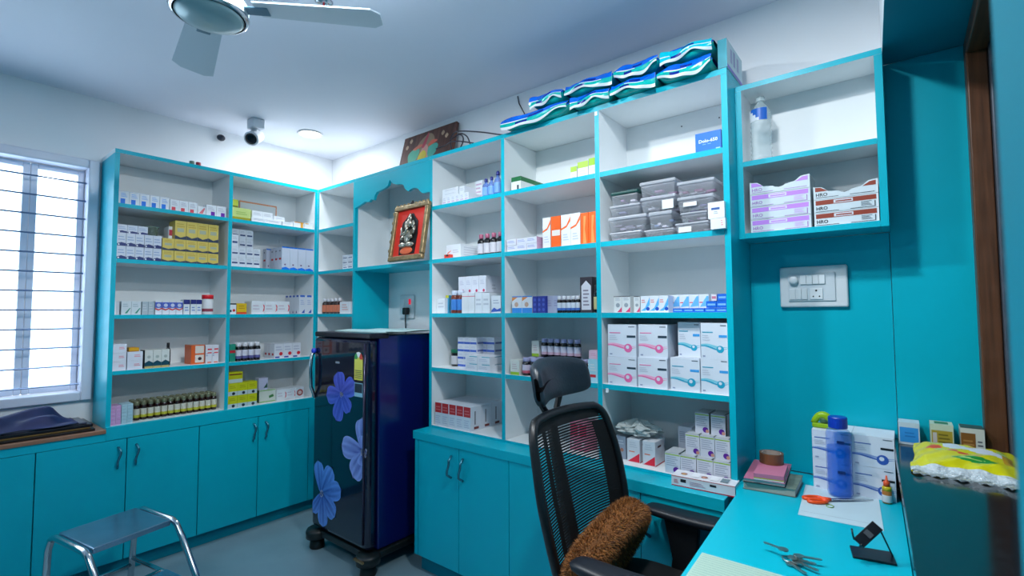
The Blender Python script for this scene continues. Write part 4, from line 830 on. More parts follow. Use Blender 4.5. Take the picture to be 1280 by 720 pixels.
row('B', 's4', 759.5, 795, 405.5, 1, .012, .1, sPk, 'large white carton with pink wave, top left', zbase=zp + .0005)
row('B', 's4', 797.5, 834, 405.5, 1, .012, .17, sPk, 'large white carton with pink wave, top right', zbase=zp + .003)
row('B', 's4', 837.5, 874.5, 447.5, 1, .008, .1, sCy, 'large white carton with turquoise wave, bottom left')
row('B', 's4', 875.5, 911.5, 448, 1, .008, .1, sCy, 'large white carton with turquoise wave, bottom right')
zp = span('B', 838, 874, 447.5, .008, 's4'); zp = zp[2] + zp[3]
row('B', 's4', 847, 875, 402.5, 1, .03, .1, sCy, 'large white carton with turquoise wave, top left and set back', zbase=zp + .0005)
row('B', 's4', 875.5, 911.5, 403.5, 1, .008, .1, sCy, 'large white carton with turquoise wave, top right', zbase=zp + .0005)
sTri = S((214, 216, 224), ('p', 'F', [(.05, .02), (.97, .02), (.97, .42)], (226, 30, 60)), ('r', 'F', .15, .44, .6, .48, (226, 110, 70)), ('l', 'F', .2, .65, .8, 3, .09, (190, 194, 206)), ('r', 'R', .25, .72, .6, .8, (90, 40, 50)), ('r', 'R', 0, 0, 1, .04, (200, 40, 60)))
row('B', 'b', 783.5, 799.5, 549, 1, .045, .09, sTri, 'white carton with red triangle, left of the pair', deep=1)
row('B', 'b', 803, 819, 552, 1, .04, .09, sTri, 'white carton with red triangle, right of the pair', deep=1)
zb = span('B', 783.5, 819, 550.5, .045, 'b')
row('B', 'b', 786, 820, 546, 2, .14, .08, sTri, 'white carton at the back of the red triangle pair')
row('B', 'b', 770, 782, 545, 1, .06, .08, S((150, 160, 178), ('c', 'F', .6, .4, .18, (170, 110, 90)), ('l', 'F', .2, .65, .8, 2, .12, (190, 196, 206))), 'grey carton under the crumpled plastic bag')
# crumpled bag
cx = hit(797, 540, 'y', .1).x; bz = zb[2] + zb[3] + .003
def crum(t, a):
    r = 1 + .22 * math.sin(5 * a + 3 * t) * math.sin(4 * t) + .16 * math.sin(9 * a - 5 * t) + .1 * math.sin(14 * t + 3 * a)
    return Vector((cx + .078 * r * math.sin(t) * math.cos(a), .1 + .05 * r * math.sin(t) * math.sin(a), bz + .026 + .026 * math.cos(t) * (1 + .35 * math.sin(4 * a) + .2 * math.sin(9 * a + 7 * t))))
b = MB().grid(lambda u, v: crum(.001 + v * 3.139, u * 6.28318), 44, 26)
for i, (x, y, z) in enumerate(b.v): b.v[i] = (x, y, max(z, bz))
tag(part('plastic_bag', b, milky((206, 214, 214), .75), None), 'crumpled clear plastic bag on the red triangle cartons', 'bag')
sVi = S((208, 210, 222), ('l', 'F', .1, .38, .85, 5, .1, (160, 166, 186)), ('r', 'F', .02, .9, .98, .95, (150, 190, 60)), ('c', 'F', .74, .2, .2, (96, 30, 150)), ('c', 'F', .86, .14, .12, (206, 150, 130)), ('r', 'R', 0, 0, .2, 1, (50, 70, 66)), ('r', 'T', .9, 0, 1, 1, (50, 70, 66)), ('r', 'T', 0, 0, .88, 1, (178, 184, 190)))
def stackv(px0, n, wpx, yt, s, zb, label):
    o, z = row('B', 'b', px0, px0 + n * wpx, yt, n, s, .085, sVi, label, zbase=zb); return z
row('B', 'b', 831, 913, 572, 4, .008, .085, sVi, 'white carton with purple disc, lowest of the stepped pile')
zq = span('B', 831, 913, 572, .008, 'b'); hh = zq[3]
z2 = zq[2] + hh + .0005
a0, a1, _, _ = span('B', 857, 913, 560, .03, 'b'); w = (a1 - a0) / 3; me = carton_mesh(w - .0015, .085, hh - .001, sVi)
for i in range(3): put('carton', me, (a0 + w * (i + .5), .03 + .043, z2), 0, 'white carton with purple disc in the middle step, %s' % ('left', 'centre', 'right')[i], 'box', 'purple disc cartons')
a0, a1, _, _ = span('B', 868, 908, 530, .06, 'b'); w = (a1 - a0) / 2; z3 = z2 + hh
for i in range(2): put('carton', me, (a0 + w * (i + .5), .06 + .043, z3), 0, 'white carton with purple disc on the top step, %s' % ('left', 'right')[i], 'box', 'purple disc cartons')
p = hit(856, 550, 'y', .12); put('carton', carton_mesh(w - .0015, .08, hh * 2, S((206, 208, 220), ('l', 'F', .1, .6, .6, 6, .05, (160, 166, 186)))), (p.x, .165, zq[2]), 0, 'plain white carton at the back left of the stepped pile')
# flat box on the worktop edge
fl = hit(839.5, 606, 'z', .7145); fr_ = hit(919, 622, 'z', .7145); ang = math.atan2(fr_.y - fl.y, fr_.x - fl.x); wB = (fr_ - fl).length
sFl = S((222, 222, 230), ('r', 'F', 0, 0, 1, .1, (196, 30, 60)), ('r', 'F', 0, .92, 1, 1, (206, 120, 120)), ('r', 'F', .15, .45, .24, .75, (40, 36, 44)), ('r', 'F', .62, .55, .72, .75, (40, 36, 44)), ('l', 'F', .3, .3, .55, 3, .14, (190, 150, 170)), ('l', 'F', .04, .3, .12, 3, .14, (206, 110, 120)),
        ('c', 'T', .17, .45, .055, (150, 90, 80)), ('c', 'T', .17, .4, .03, (216, 170, 90)), ('c', 'T', .5, .45, .055, (140, 80, 70)), ('c', 'T', .5, .4, .03, (216, 150, 120)), ('r', 'T', .76, .2, .88, .8, (110, 130, 140)), ('r', 'T', .3, .2, .42, .8, (230, 232, 238)), ('r', 'T', .6, .2, .72, .8, (230, 232, 238)))
c = (fl + fr_) / 2; nv = Vector((-math.sin(ang), math.cos(ang), 0)) * .035
put('carton', carton_mesh(wB, .07, .034, sFl), (c.x + nv.x, c.y + nv.y, .7145), ang, 'flat white carton with red edges on the worktop in front of the shelves')
# ------------------------------------------------------------------ hanging unit contents
p = hit(951, 190, 'y', .15); zb = 1.8245
t = thing('water_bottle', 'empty clear plastic water bottle on the hanging shelf', 'bottle', (p.x, .165, zb))
hB = hit(951, 122, 'y', .165).z - zb; r = .034
prof = [(r * .8, 0), (r, .008)]
for k in range(7): prof += [(r, .02 + k * .016), (r * .93, .028 + k * .016)]
prof += [(r, .135), (r, hB * .74), (r * .8, hB * .82), (r * .42, hB * .9), (r * .38, hB * .93)]
part('bottle_body', MB().lathe(prof, n=24), milky((214, 232, 238), .34), t, world=False, smooth=True)
part('cap', MB().lathe([(r * .44, hB * .93), (r * .46, hB * .94), (r * .46, hB * .99), (r * .42, hB)], n=20), milky((210, 226, 230), .6), t, world=False, smooth=True)
b = MB(); z0, z1 = hB * .62, hB * .8
for k in range(14):
    a0, a1 = math.radians(190 + k * 9), math.radians(190 + (k + 1) * 9); R = r * 1.02
    for q in range(4):
        za, zc2 = z0 + (z1 - z0) * q / 4, z0 + (z1 - z0) * (q + 1) / 4
        b.add([(R * math.cos(a0), R * math.sin(a0), za), (R * math.cos(a1), R * math.sin(a1), za), (R * math.cos(a1), R * math.sin(a1), zc2), (R * math.cos(a0), R * math.sin(a0), zc2)], [(0, 1, 2, 3)], 1 if k + q * 2 < 9 else 0)
part('paper_label', b, [mat((20, 100, 200), .4), mat((226, 232, 240), .4)], t, world=False, smooth=True)
def tray(p0, p1, ytop, n, col, word, lcol, nm):
    x0 = hit(p0, 262, 'y', RY + .008).x; x1 = hit(p1, 262, 'y', RY + .008).x; w = x1 - x0; H = (hit((p0 + p1) / 2, ytop, 'y', RY + .008).z - 1.5725) / n
    st = S((214, 226, 234), ('r', 'F', .03, .58, .97, .93, col), ('r', 'F', .32, .64, .62, .88, (222, 226, 236)), ('l', 'F', .35, .7, .6, 1, .25, col), ('r', 'F', .03, .06, .4, .1, lcol), ('r', 'F', .58, .06, .95, .1, lcol), ('r', 'F', .94, .06, .955, .5, lcol), ('l', 'F', .74, .2, .9, 4, .09, tuple(min(255, x + 60) for x in lcol)), ('t', 'F', .04, .2, .26, word, lcol))
    me = carton_mesh(w, .12, H - .001, st); xm = (x0 + x1) / 2
    for i in range(n - 1):
        put('carton', me, (xm, RY + .0685, 1.5725 + i * H), 0, '%s flat carton in the hanging shelf, %s of the stack' % (nm, ('bottom', 'second', 'third')[i]), 'box', nm + ' cartons')
    # top carton: open dispenser with cut front
    t = thing('open_carton', '%s flat carton with cut-open front on top of the stack' % nm, 'box', (xm, RY + .0685, 1.5725 + (n - 1) * H), 0, nm + ' cartons')
    e = .002; D2 = .06; m = MB().box(-w / 2, w / 2, -D2, D2, 0, e).box(-w / 2, -w / 2 + e, -D2, D2, e, H).box(w / 2 - e, w / 2, -D2, D2, e, H).box(-w / 2 + e, w / 2 - e, D2 - e, D2, e, H * .7)
    part('carton_body', m, mat((206, 216, 222), .5), t, world=False)
    fo = [(-.5, 0), (.5, 0), (.5, 1), (.36, .95), (.26, .62), (.1, .5), (.07, .4), (.0, .34), (-.07, .4), (-.1, .5), (-.26, .55), (-.36, .9), (-.5, .95)]
    b = MB()
    b.prism([(u * w, v * H) for u, v in fo], lambda u, v, k: (u, k, v), -D2 - .0012, -D2 - .0002)
    f = part('front_flap', b, mat((214, 226, 234), .5), t, world=False)
    b = MB(); y = -D2 - .0016
    for s in (-1, 1): b.add([(s * .47 * w, y, .58 * H), (s * .47 * w, y, .9 * H), (s * .38 * w, y, .86 * H), (s * .27 * w, y, .58 * H)], [(0, 1, 2, 3)], 0)
    b.add([(-.46 * w, y, .1 * H), (-.1 * w, y, .1 * H), (-.1 * w, y, .14 * H), (-.46 * w, y, .14 * H)], [(0, 1, 2, 3)], 1); b.add([(.08 * w, y, .1 * H), (.45 * w, y, .1 * H), (.45 * w, y, .14 * H), (.08 * w, y, .14 * H)], [(0, 1, 2, 3)], 1)
    vs, fs = textgeo(word); b.add([(-.46 * w + vx * .26 * H, y, .2 * H + vy * .26 * H) for vx, vy in vs], fs, 1)
    part('printed_marks', b, [mat(col, .5), mat(lcol, .5)], f, world=False)
    m = MB()
    for k in range(5): m.box(-w * .4, w * .4, -D2 * .8, D2 * .7, e + k * H * .09, e + k * H * .09 + H * .06)
    part('contents', m, mat((70, 76, 80), .6), t, world=False)
tray(938, 1013.5, 222.5, 4, (200, 140, 240), 'HRO', (170, 130, 200), 'lavender')
tray(1017.5, 1098.8, 228, 3, (152, 62, 44), 'HRO', (50, 60, 70), 'brown')
# ================================================================== NICHE PICTURE, PAINTING, CABLES, PACKETS
bl = hit(486, 328, 'z', ZS['s2'] + .0105); brr = hit(528.5, 323, 'z', ZS['s2'] + .0105)
W_ = (brr - bl).length; H_ = hit(491, 258.5, 'y', bl.y + .02).z - bl.z; ang = math.atan2(brr.y - bl.y, brr.x - bl.x)
fp = thing('framed_picture', 'gold-framed picture of a silver seated deity on red in the niche', 'picture', ((bl.x + brr.x) / 2, (bl.y + brr.y) / 2, ZS['s2'] + .011)); fp.rotation_euler = (math.radians(-9), 0, ang)
GOLD = mat((150, 128, 92), .3, .6, noise=.3, scale=40, bump=.6)
ft = .026
part('frame_rail', MB().box(-W_ / 2, W_ / 2, -.012, .012, .0, ft), GOLD, fp, world=False, bevel=.005)
part('frame_rail', MB().box(-W_ / 2, W_ / 2, -.012, .012, H_ - ft, H_), GOLD, fp, world=False, bevel=.005)
for s in (-1, 1): part('frame_stile', MB().box(min(s * W_ / 2, s * (W_ / 2 - ft)), max(s * W_ / 2, s * (W_ / 2 - ft)), -.012, .012, ft + .0005, H_ - ft - .0005), GOLD, fp, world=False, bevel=.005)
for k in range(9):
    u = -W_ / 2 + W_ * (k + .5) / 9; part('ornament', MB().ball((u, -.004, H_ + .003 + .006 * (k == 4)), (.011, .008, .008 if k != 4 else .013)), GOLD if k != 4 else BLACK, fp, world=False, smooth=True)
for k in range(5): part('ornament', MB().ball((-W_ / 2 - .003, -.004, H_ * (.2 + .17 * k)), (.007, .008, .012)), GOLD if k != 2 else BLACK, fp, world=False, smooth=True)
part('red_mount', MB().box(-W_ / 2 + ft, W_ / 2 - ft, .002, .008, ft, H_ - ft), mat((214, 40, 22), .5), fp, world=False)
iw = W_ / 2 - ft; arch = [(-.55, .03), (.55, .03), (.62, .45), (.55, .72), (.35, .8), (.15, .9), (-.15, .9), (-.35, .8), (-.55, .72), (-.62, .45)]
part('black_backing', MB().prism([(u * iw, ft + v * (H_ - 2 * ft)) for u, v in arch], lambda u, v, k: (u, k, v), -.001, .0018), mat((14, 16, 20), .4), fp, world=False)
b = MB(); z_ = lambda v: ft + v * (H_ - 2 * ft); sx = iw * .9
part('orange_pedestal', MB().ball((0, -.004, z_(.1)), (sx * .5, .004, .02)), mat((220, 100, 60), .5), fp, world=False, smooth=True)
b.ball((0, -.006, z_(.4)), (sx * .3, .012, .036)).ball((0, -.008, z_(.68)), (sx * .2, .012, .026)).ball((0, -.006, z_(.79)), (sx * .15, .009, .018)).ball((0, -.006, z_(.86)), (sx * .07, .006, .01))
for s in (-1, 1):
    b.ball((s * sx * .27, -.004, z_(.66)), (sx * .13, .005, .022)); b.ball((s * sx * .27, -.008, z_(.22)), (sx * .34, .012, .014))
    b.tube([(s * sx * .25, -.006, z_(.52)), (s * sx * .48, -.008, z_(.44)), (s * sx * .5, -.008, z_(.6))], .008, 8); b.tube([(s * sx * .25, -.006, z_(.46)), (s * sx * .42, -.01, z_(.34)), (s * sx * .3, -.014, z_(.36))], .008, 8)
b.tube([(0, -.016, z_(.64)), (.002, -.02, z_(.54)), (-.004, -.02, z_(.46)), (-.016, -.018, z_(.41))], [.009, .008, .007, .004], 10)
part('silver_figure', b, mat((176, 172, 158), .25, .8), fp, world=False, smooth=True)
# painting on top
x0 = hit(496.5, 190, 'y', .17).x; x1 = hit(561.5, 175, 'y', .17).x; zt_ = hit(531, 161, 'y', .2).z; PH = zt_ - 2.134; PW_ = x1 - x0
pt = thing('canvas_painting', 'brown wooden panel painting leaning on the wall above the niche', 'painting', ((x0 + x1) / 2, .165, 2.1395)); pt.rotation_euler = (math.radians(-14), 0, 0)
part('canvas', MB().box(-PW_ / 2, PW_ / 2, 0, .022, 0, PH), mat((92, 58, 50), .5, noise=.5, scale=4, stretch=(9, 1, .7)), pt, world=False, bevel=.003)
def blob(pts, col, e, nm):
    b = MB(); n = len(pts); out = []
    for i in range(n):
        p0, p1, p2, p3 = [Vector(pts[(i + k) % n]) for k in (-1, 0, 1, 2)]
        for k in range(5):
            t = k / 5; out.append(.5 * ((2 * p1) + (p2 - p0) * t + (2 * p0 - 5 * p1 + 4 * p2 - p3) * t * t + (3 * p1 - p0 - 3 * p2 + p3) * t ** 3))
    b.prism([((p.x - .5) * PW_, p.y * PH) for p in out], lambda u, v, w: (u, w, v), -e, -.0001); part(nm, b, mat(col, .5, noise=.15, scale=14), pt, world=False)
blob([(.3, .02), (.24, .4), (.34, .75), (.5, .92), (.62, .8), (.66, .45), (.6, .02)], (150, 128, 104), .0004, 'pale_arch')
blob([(.34, .02), (.36, .3), (.44, .62), (.52, .62), (.58, .3), (.55, .02)], (206, 150, 140), .0008, 'pink_body')
blob([(.2, .28), (.16, .5), (.26, .62), (.37, .58), (.36, .4), (.28, .25)], (84, 178, 150), .0012, 'green_ear')
blob([(.56, .36), (.55, .55), (.66, .62), (.73, .55), (.7, .38), (.62, .28)], (70, 168, 150), .0012, 'green_ear')
blob([(.4, .18), (.38, .4), (.46, .52), (.53, .4), (.5, .18)], (214, 196, 60), .0016, 'yellow_face')
blob([(.41, .62), (.46, .85), (.5, .95), (.5, .8), (.46, .6)], (190, 70, 90), .0012, 'red_mark')
blob([(.53, .62), (.6, .72), (.7, .68), (.6, .6)], (214, 100, 80), .0016, 'orange_brow')
blob([(.24, .62), (.36, .7), (.42, .66), (.3, .58)], (214, 120, 96), .0016, 'orange_brow')
for u, v in ((.1, .72), (.16, .86), (.78, .82), (.86, .72)): blob([(u - .03, v), (u, v + .06), (u + .03, v), (u, v - .06)], (196, 168, 140), .0006, 'pale_spot')
# cables
CB = mat((44, 40, 54), .5)
def cable(pts, label):
    ps = [hit(x, y, 'y', yy) for x, y, yy in pts]; ps = [Vector((p.x, p.y, max(p.z, 2.1372))) for p in ps]; out = []
    for i in range(len(ps) - 1):
        p0, p1, p2, p3 = ps[max(i - 1, 0)], ps[i], ps[i + 1], ps[min(i + 2, len(ps) - 1)]
        for k in range(6):
            t = k / 6; out.append(.5 * ((2 * p1) + (p2 - p0) * t + (2 * p0 - 5 * p1 + 4 * p2 - p3) * t * t + (3 * p1 - p0 - 3 * p2 + p3) * t ** 3))
    out.append(ps[-1]); tag(part('cable', MB().tube([(p.x, p.y, max(p.z, 2.1372)) for p in out], .0035, 6), CB, None, smooth=True), label, 'cable')
cable([(566, 192, .1), (563, 178, .12), (566, 168, .12), (575, 164, .1), (600, 165, .06), (623, 168, .03), (640, 172, .05)], 'long dark cable arching from painting to blue packets')
cable([(562, 176, .06), (570, 170, .08), (577, 167, .08), (584, 171, .06), (588, 181, .04), (589, 186, .04)], 'dark cable loop beside the painting')
cable([(545, 186, .09), (556, 182, .09), (565, 177, .06), (578, 177, .05), (592, 179, .03)], 'dark cable crossing in front of the painting edge')
cable([(575, 186, .03), (579, 176, .05), (578, 170, .07), (574, 168, .08)], 'short dark cable standing up behind the unit top')
p0 = hit(645, 119, 'y', .24); p1 = hit(654, 141, 'y', .24)
tag(part('cable', MB().tube([(p0.x, .255, p0.z), (p0.x + .01, .253, (p0.z + p1.z) / 2 + .01), (p1.x, .25, p1.z), (p1.x + .03, .24, 2.14)], .003, 6), CB, None, smooth=True), 'thin dark cable running down the wall behind the packets', 'cable')
# wet-wipe style packets
PBL = mat((0, 96, 214), .22, noise=.2, scale=20); PTG = mat((0, 176, 170), .22, noise=.15, scale=30); PCY = mat((0, 190, 214), .22); PWH = mat((220, 232, 238), .25); PDB = mat((10, 40, 140), .25)
def packet(p0, p1, z0, h, y0, label, ph, bright=False):
    x0 = hit(p0, 110, 'y', y0).x; x1 = hit(p1, 110, 'y', y0).x; w = x1 - x0; dp = .15
    t = thing('wipes_packet', label, 'packet', ((x0 + x1) / 2, y0 + dp / 2, z0), 0, 'blue packets piled on the tall unit')
    def body(u, v):      # u around section, v along width
        x = (v - .5) * w; e = min(1, 6 * min(v, 1 - v)) ** .5; a = u * 6.28318
        cy, cz = math.cos(a), math.sin(a); sg = lambda q, p: math.copysign(abs(q) ** p, q)
        return (x, sg(cy, .45) * dp / 2, h / 2 + sg(cz, .55) * h / 2 * (.35 + .65 * e) * (1 + .03 * math.sin(x * 60 + ph)))
    def bm(u, v):
        a = u * 360
        if 150 < a < 182: return 0
        if 182 <= a < 215: return 1
        return 2 if (a < 150 and math.sin(v * 9 + a * .05 + ph) > .55) else (0 if a < 215 else 1)
    b = MB().grid(body, 40, 16, mfn=bm)
    part('packet_body', b, [PBL, PTG, PCY], t, world=False, smooth=True)
    # wavy front flap
    def flap(u, v):
        x = (u - .5) * w * .98; wv = .011 * math.sin(u * 5 + ph) + .004 * math.sin(u * 13 + ph * 2)
        L = h * .74 + wv; s = v * L
        return (x, -dp / 2 - .003 - .012 * math.sin(v * 2.2) - .004 * math.sin(u * 11 + v * 4 + ph), h * .78 - s + .004 * math.sin(u * 9 + ph))
    def fm(u, v):
        if v > .8: return 2
        if .42 < v < .5: return 2 if math.sin(u * 8 + ph) > -.2 else 1
        if v < .42: return 3 if (abs(u - .55) < .12 and .12 < v < .34) else 0
        return 3 if (abs(u - .35) < .1 and .58 < v < .76) else 1
    b = MB().grid(flap, 30, 14, mfn=fm); b.grid(lambda u, v: tuple(Vector(flap(1 - u, v)) + Vector((0, .0012, 0))), 30, 14, 2)
    part('front_flap', b, [PCY if bright else PBL, PCY if bright else PTG, PWH, PDB], t, world=False, smooth=True)
HP = .057
names_b = ['leftmost packet of the lower layer', 'second packet of the lower layer', 'third packet of the lower layer', 'rightmost packet of the lower layer']
for i, (a, c) in enumerate(((627, 711), (713, 763), (764, 821), (823, 891))): packet(a, c, 2.1345, HP, -.028, 'blue and teal wipes packet, ' + names_b[i], i * 1.7)
names_t = ['leftmost packet of the upper layer', 'second packet of the upper layer', 'third packet of the upper layer', 'rightmost brightest packet of the upper layer']
for i, (a, c) in enumerate(((663, 704), (707, 767), (769, 824), (826, 893))): packet(a, c, 2.1345 + HP + .004, HP, -.026, 'blue and teal wipes packet, ' + names_t[i], i * 2.3 + 1, i >= 3)
put('carton', carton_mesh(.03, .2, .1, S((186, 214, 224), ('r', 'R', 0, 0, 1, .12, (120, 110, 200)), ('r', 'R', .2, .3, .32, .8, (150, 160, 200)), ('r', 'R', .4, .3, .5, .85, (130, 140, 190)), ('r', 'R', .62, .3, .74, .8, (150, 160, 200)), ('r', 'F', 0, 0, 1, 1, (0, 150, 170)))), (2.6, .1, 2.1345), 0, 'upright pale carton with purple base at the end of the packets')
# ================================================================== DESK THINGS
def dp(x, y, z=DZ): return hit(x, y, 'z', z)
def quad_slab(P, z0, th, mi=0, b=None):
    b = b or MB(); v = [(p.x, p.y, z0) for p in P] + [(p.x, p.y, z0 + th) for p in P]
    return b.add(v, [(3, 2, 1, 0), (4, 5, 6, 7), (0, 1, 5, 4), (1, 2, 6, 5), (2, 3, 7, 6), (3, 0, 4, 7)], mi)
def para(a, bq, c): return [a, bq, c, a + (c - bq)]          # front-left, front-right, back-right
z = DZ + .0005
P = para(dp(928.5, 611), dp(995, 622.5), dp(1004, 604)); P = [Vector((max(p.x, 2.618), min(p.y, .245), 0)) for p in P]
t = thing('book', 'thick grey-covered book at the bottom of the desk pile', 'book', (P[0].x, P[0].y, z))
part('back_cover', quad_slab(P, z, .002), mat((96, 110, 108), .5), t)
cen = sum(P, Vector((0, 0, 0))) / 4; Q = [p + (cen - p) * .03 for p in P]
part('pages', quad_slab(Q, z + .0021, .02), mat((170, 170, 160), .6, noise=.15, scale=30, stretch=(1, 1, 40)), t)
part('front_cover', quad_slab(P, z + .0222, .002), mat((110, 124, 112), .5, noise=.3, scale=25), t)
z += .0246
P2 = para(dp(929.5, 602, z), dp(981.5, 610, z), dp(989.5, 585, z)); P2 = [Vector((max(p.x, 2.62), min(p.y, .24), 0)) for p in P2]
t = thing('notebook', 'notebook with dusty pink cover on the grey book', 'book', (P2[0].x, P2[0].y, z))
cen = sum(P2, Vector((0, 0, 0))) / 4
part('back_cover', quad_slab(P2, z, .002), mat((40, 34, 40), .5), t); part('pages', quad_slab([p + (cen - p) * .03 for p in P2], z + .0021, .009), mat((200, 196, 196), .6), t); part('front_cover', quad_slab(P2, z + .0112, .0015), mat((186, 110, 140), .5), t)
z += .0129
P3 = para(dp(942, 599, z), dp(980, 604, z), dp(985, 588, z)); cen = sum(P3, Vector((0, 0, 0))) / 4
t = thing('memo_pad', 'small pink memo block with yellow underside sheets', 'notepad', (P3[0].x, P3[0].y, z))
part('white_sheets', quad_slab(P3, z, .004), mat((214, 210, 206), .6), t); part('yellow_sheets', quad_slab(P3, z + .0041, .003), mat((190, 170, 50), .6), t); part('pink_sheets', quad_slab(P3, z + .0072, .012), mat((196, 116, 146), .6), t)
z += .0195
c = (P2[2] + P2[3]) / 2 * .45 + (P3[0] + P3[1] + P3[2] + P3[3]) / 4 * .55
t = thing('tape_roll', 'roll of brown packing tape on the memo block', 'tape', (c.x, c.y, z))
part('tape', MB().lathe([(.029, 0), (.036, .0), (.0365, .001), (.0365, .033), (.036, .034), (.029, .034), (.029, 0)], n=36), mat((120, 78, 50), .25), t, world=False, smooth=False)
part('cardboard_core', MB().lathe([(.0265, .0005), (.0288, .0005), (.0288, .0335), (.0265, .0335), (.0265, .0005)], n=36), mat((206, 186, 176), .6), t, world=False)
# cartons against the back panel
xa, xb = hit(1016.5, 600, 'y', .11).x, hit(1120, 600, 'y', .11).x; w = (xb - xa) / 2; hh = .0925
me = carton_mesh(w - .001, .13, hh - .0006, sNvB)
for i in range(2):
    for l in range(2): put('carton', me, (xa + w * (i + .5), .178, DZ + .0005 + l * hh), 0, 'white carton with navy wave on the desk, %s %s' % (('lower', 'upper')[l], ('left', 'right')[i]), 'box', 'navy wave cartons on the desk')
# lime tape dispenser
g = hit(1031, 537, 'y', .15); zg = DZ + .0012 + 2 * hh
t = thing('tape_dispenser', 'lime green tape dispenser on the navy wave cartons', 'dispenser', (g.x, .15, zg))
pts = [(-.03 + .06 * k / 12, 0, .012 + .028 * math.sin(math.pi * (k / 12) ** .8)) for k in range(13)]
part('curved_body', MB().tube(pts, [.009 + .003 * math.sin(k / 12 * 3.14) for k in range(13)], 12), mat((150, 190, 10), .35), t, world=False, smooth=True)
part('base', MB().box(-.034, .034, -.012, .012, 0, .014), mat((140, 180, 10), .35), t, world=False, bevel=.004)
part('tape_core', MB().tube([(0, -.008, .024), (0, .008, .024)], .012, 20), mat((70, 110, 80), .4), t, world=False, smooth=True)
# blue bottle
c = dp(1050.5, 620); hb = hit(1050, 522, 'y', c.y).z - DZ
t = thing('water_bottle', 'blue plastic water bottle with dark blue screw cap on the desk', 'bottle', (c.x, c.y, DZ + .0015))
r = .0335; k = hb / .24
def oct_lathe(prof, n=8): return MB().lathe(prof, n=n)
part('bottle_body', MB().lathe([(r * .86, 0), (r, .008), (r, .06 * k), (r * .96, .07 * k), (r, .08 * k), (r, .185 * k), (r * .9, .2 * k), (r * .66, .207 * k)], n=12), milky((20, 130, 240), .3), t, world=False, bevel=.002)
part('water', MB().lathe([(r * .8, .004), (r * .9, .012), (r * .9, .15 * k), (r * .88, .151 * k)], n=12), milky((0, 90, 230), .38), t, world=False)
part('cap', MB().lathe([(r * .74, .207 * k), (r * .76, .209 * k), (r * .76, .238 * k), (r * .7, .241 * k)], n=24), mat((14, 56, 176), .35), t, world=False, smooth=False)
for z in (.075, .165): part('grip_mark', MB().box(-.001, .018, -r * 1.0 - .001, -r * .9, z * k, z * k + .008), mat((10, 24, 90), .3), t, world=False)
# glue bottle
c = dp(1111, 628); c.y = min(c.y, .095); hg = hit(1110, 595, 'y', c.y).z - DZ
t = thing('glue_bottle', 'tiny glue bottle with orange nozzle beside the navy wave cartons', 'bottle', (c.x - .003, c.y, DZ + .0005)); r = .012
part('bottle_body', MB().lathe([(r * .9, 0), (r, .003), (r, hg * .45), (r * .7, hg * .52)], n=14), mat((170, 110, 50), .3), t, world=False, smooth=True)
part('paper_label', MB().lathe([(r * 1.03, hg * .06), (r * 1.04, hg * .07), (r * 1.04, hg * .3), (r * 1.03, hg * .31)], n=14), mat((200, 206, 210), .5), t, world=False, smooth=True)
part('collar', MB().lathe([(r * .95, hg * .46), (r * .95, hg * .58), (r * .6, hg * .62)], n=14), mat((200, 180, 20), .4), t, world=False, smooth=True)
part('nozzle', MB().lathe([(r * .7, hg * .62), (r * .66, hg * .78), (r * .3, hg * .82), (r * .15, hg)], n=12), mat((222, 80, 30), .4), t, world=False, smooth=True)
# paper, scissors, clip
P = [dp(997.5, 643.5), dp(1105, 664.5), dp(1098.5, 624.5), dp(1007, 606)]
b = quad_slab([Vector((p.x, p.y, 0)) for p in P], DZ + .0004, .0006)
def lerp4(u, v): return P[0].lerp(P[1], u).lerp(P[3].lerp(P[2], u), v)
for k in range(3):
    v = .12 + .02 * k; a, c = lerp4(.03, v), lerp4(.9, v + .02); b.add([(a.x, a.y, DZ + .0011), (c.x, c.y, DZ + .0011), (c.x, c.y + .0012, DZ + .0011), (a.x, a.y + .0012, DZ + .0011)], [(0, 1, 2, 3)], 1) if k < 1 else None
tag(part('paper_sheet', b, [mat((190, 212, 222), .6), mat((110, 130, 150), .6)], None), 'white paper sheet lying under the blue bottle and scissors', 'paper')
sc0, sc1 = dp(1037, 627), dp(1092, 627.5); hz = DZ + .006
t = thing('scissors', 'pair of scissors with orange handles on the paper', 'scissors', (sc0.x, sc0.y, DZ + .0012))
ax = (sc1 - sc0).normalized(); sd = Vector((-ax.y, ax.x, 0))
for s in (-1, 1):
    v = [sc0 - ax * .01 + sd * s * .004, sc0 + sd * s * .006 * 0, sc1, sc0 + sd * s * .007]
    b = MB(); pp = [sc0 - ax * .01, sc0 - ax * .01 + sd * s * .008, sc0 + ax * .04 + sd * s * .006, sc1]
    b.prism([(p.x, p.y) for p in pp], lambda u, w, q: (u, w, q), hz - .001 + s * .0012, hz + s * .0012); part('blade', b, mat((120, 126, 134), .25, .9), t)
    ctr = sc0 - ax * .042 + sd * s * .013; ring = []
    for k in range(17):
        a = 6.28318 * k / 16; ring.append(ctr + ax * (.026 * math.cos(a)) + sd * (.011 * math.sin(a)))
    part('handle_loop', MB().tube([(p.x, p.y, hz) for p in ring], .0048, 8), mat((245, 80, 14), .35), t, smooth=True)
    part('handle_shank', MB().tube([tuple(sc0 - ax * .022 + sd * s * .007 + Vector((0, 0, hz - DZ))), tuple(sc0 + ax * .004 + Vector((0, 0, hz - DZ)))], [.007, .005], 8), mat((245, 80, 14), .35), t, smooth=True)
part('pivot_screw', MB().lathe([(.004, 0), (.004, .003)], sc0.x + .006, sc0.y, 12, z=hz), CHROME, t)
c = dp(1037.5, 633.5); ring = [(c.x + .009 * math.cos(a * .3927), c.y + .012 * math.sin(a * .3927), DZ + .0022) for a in range(17)]
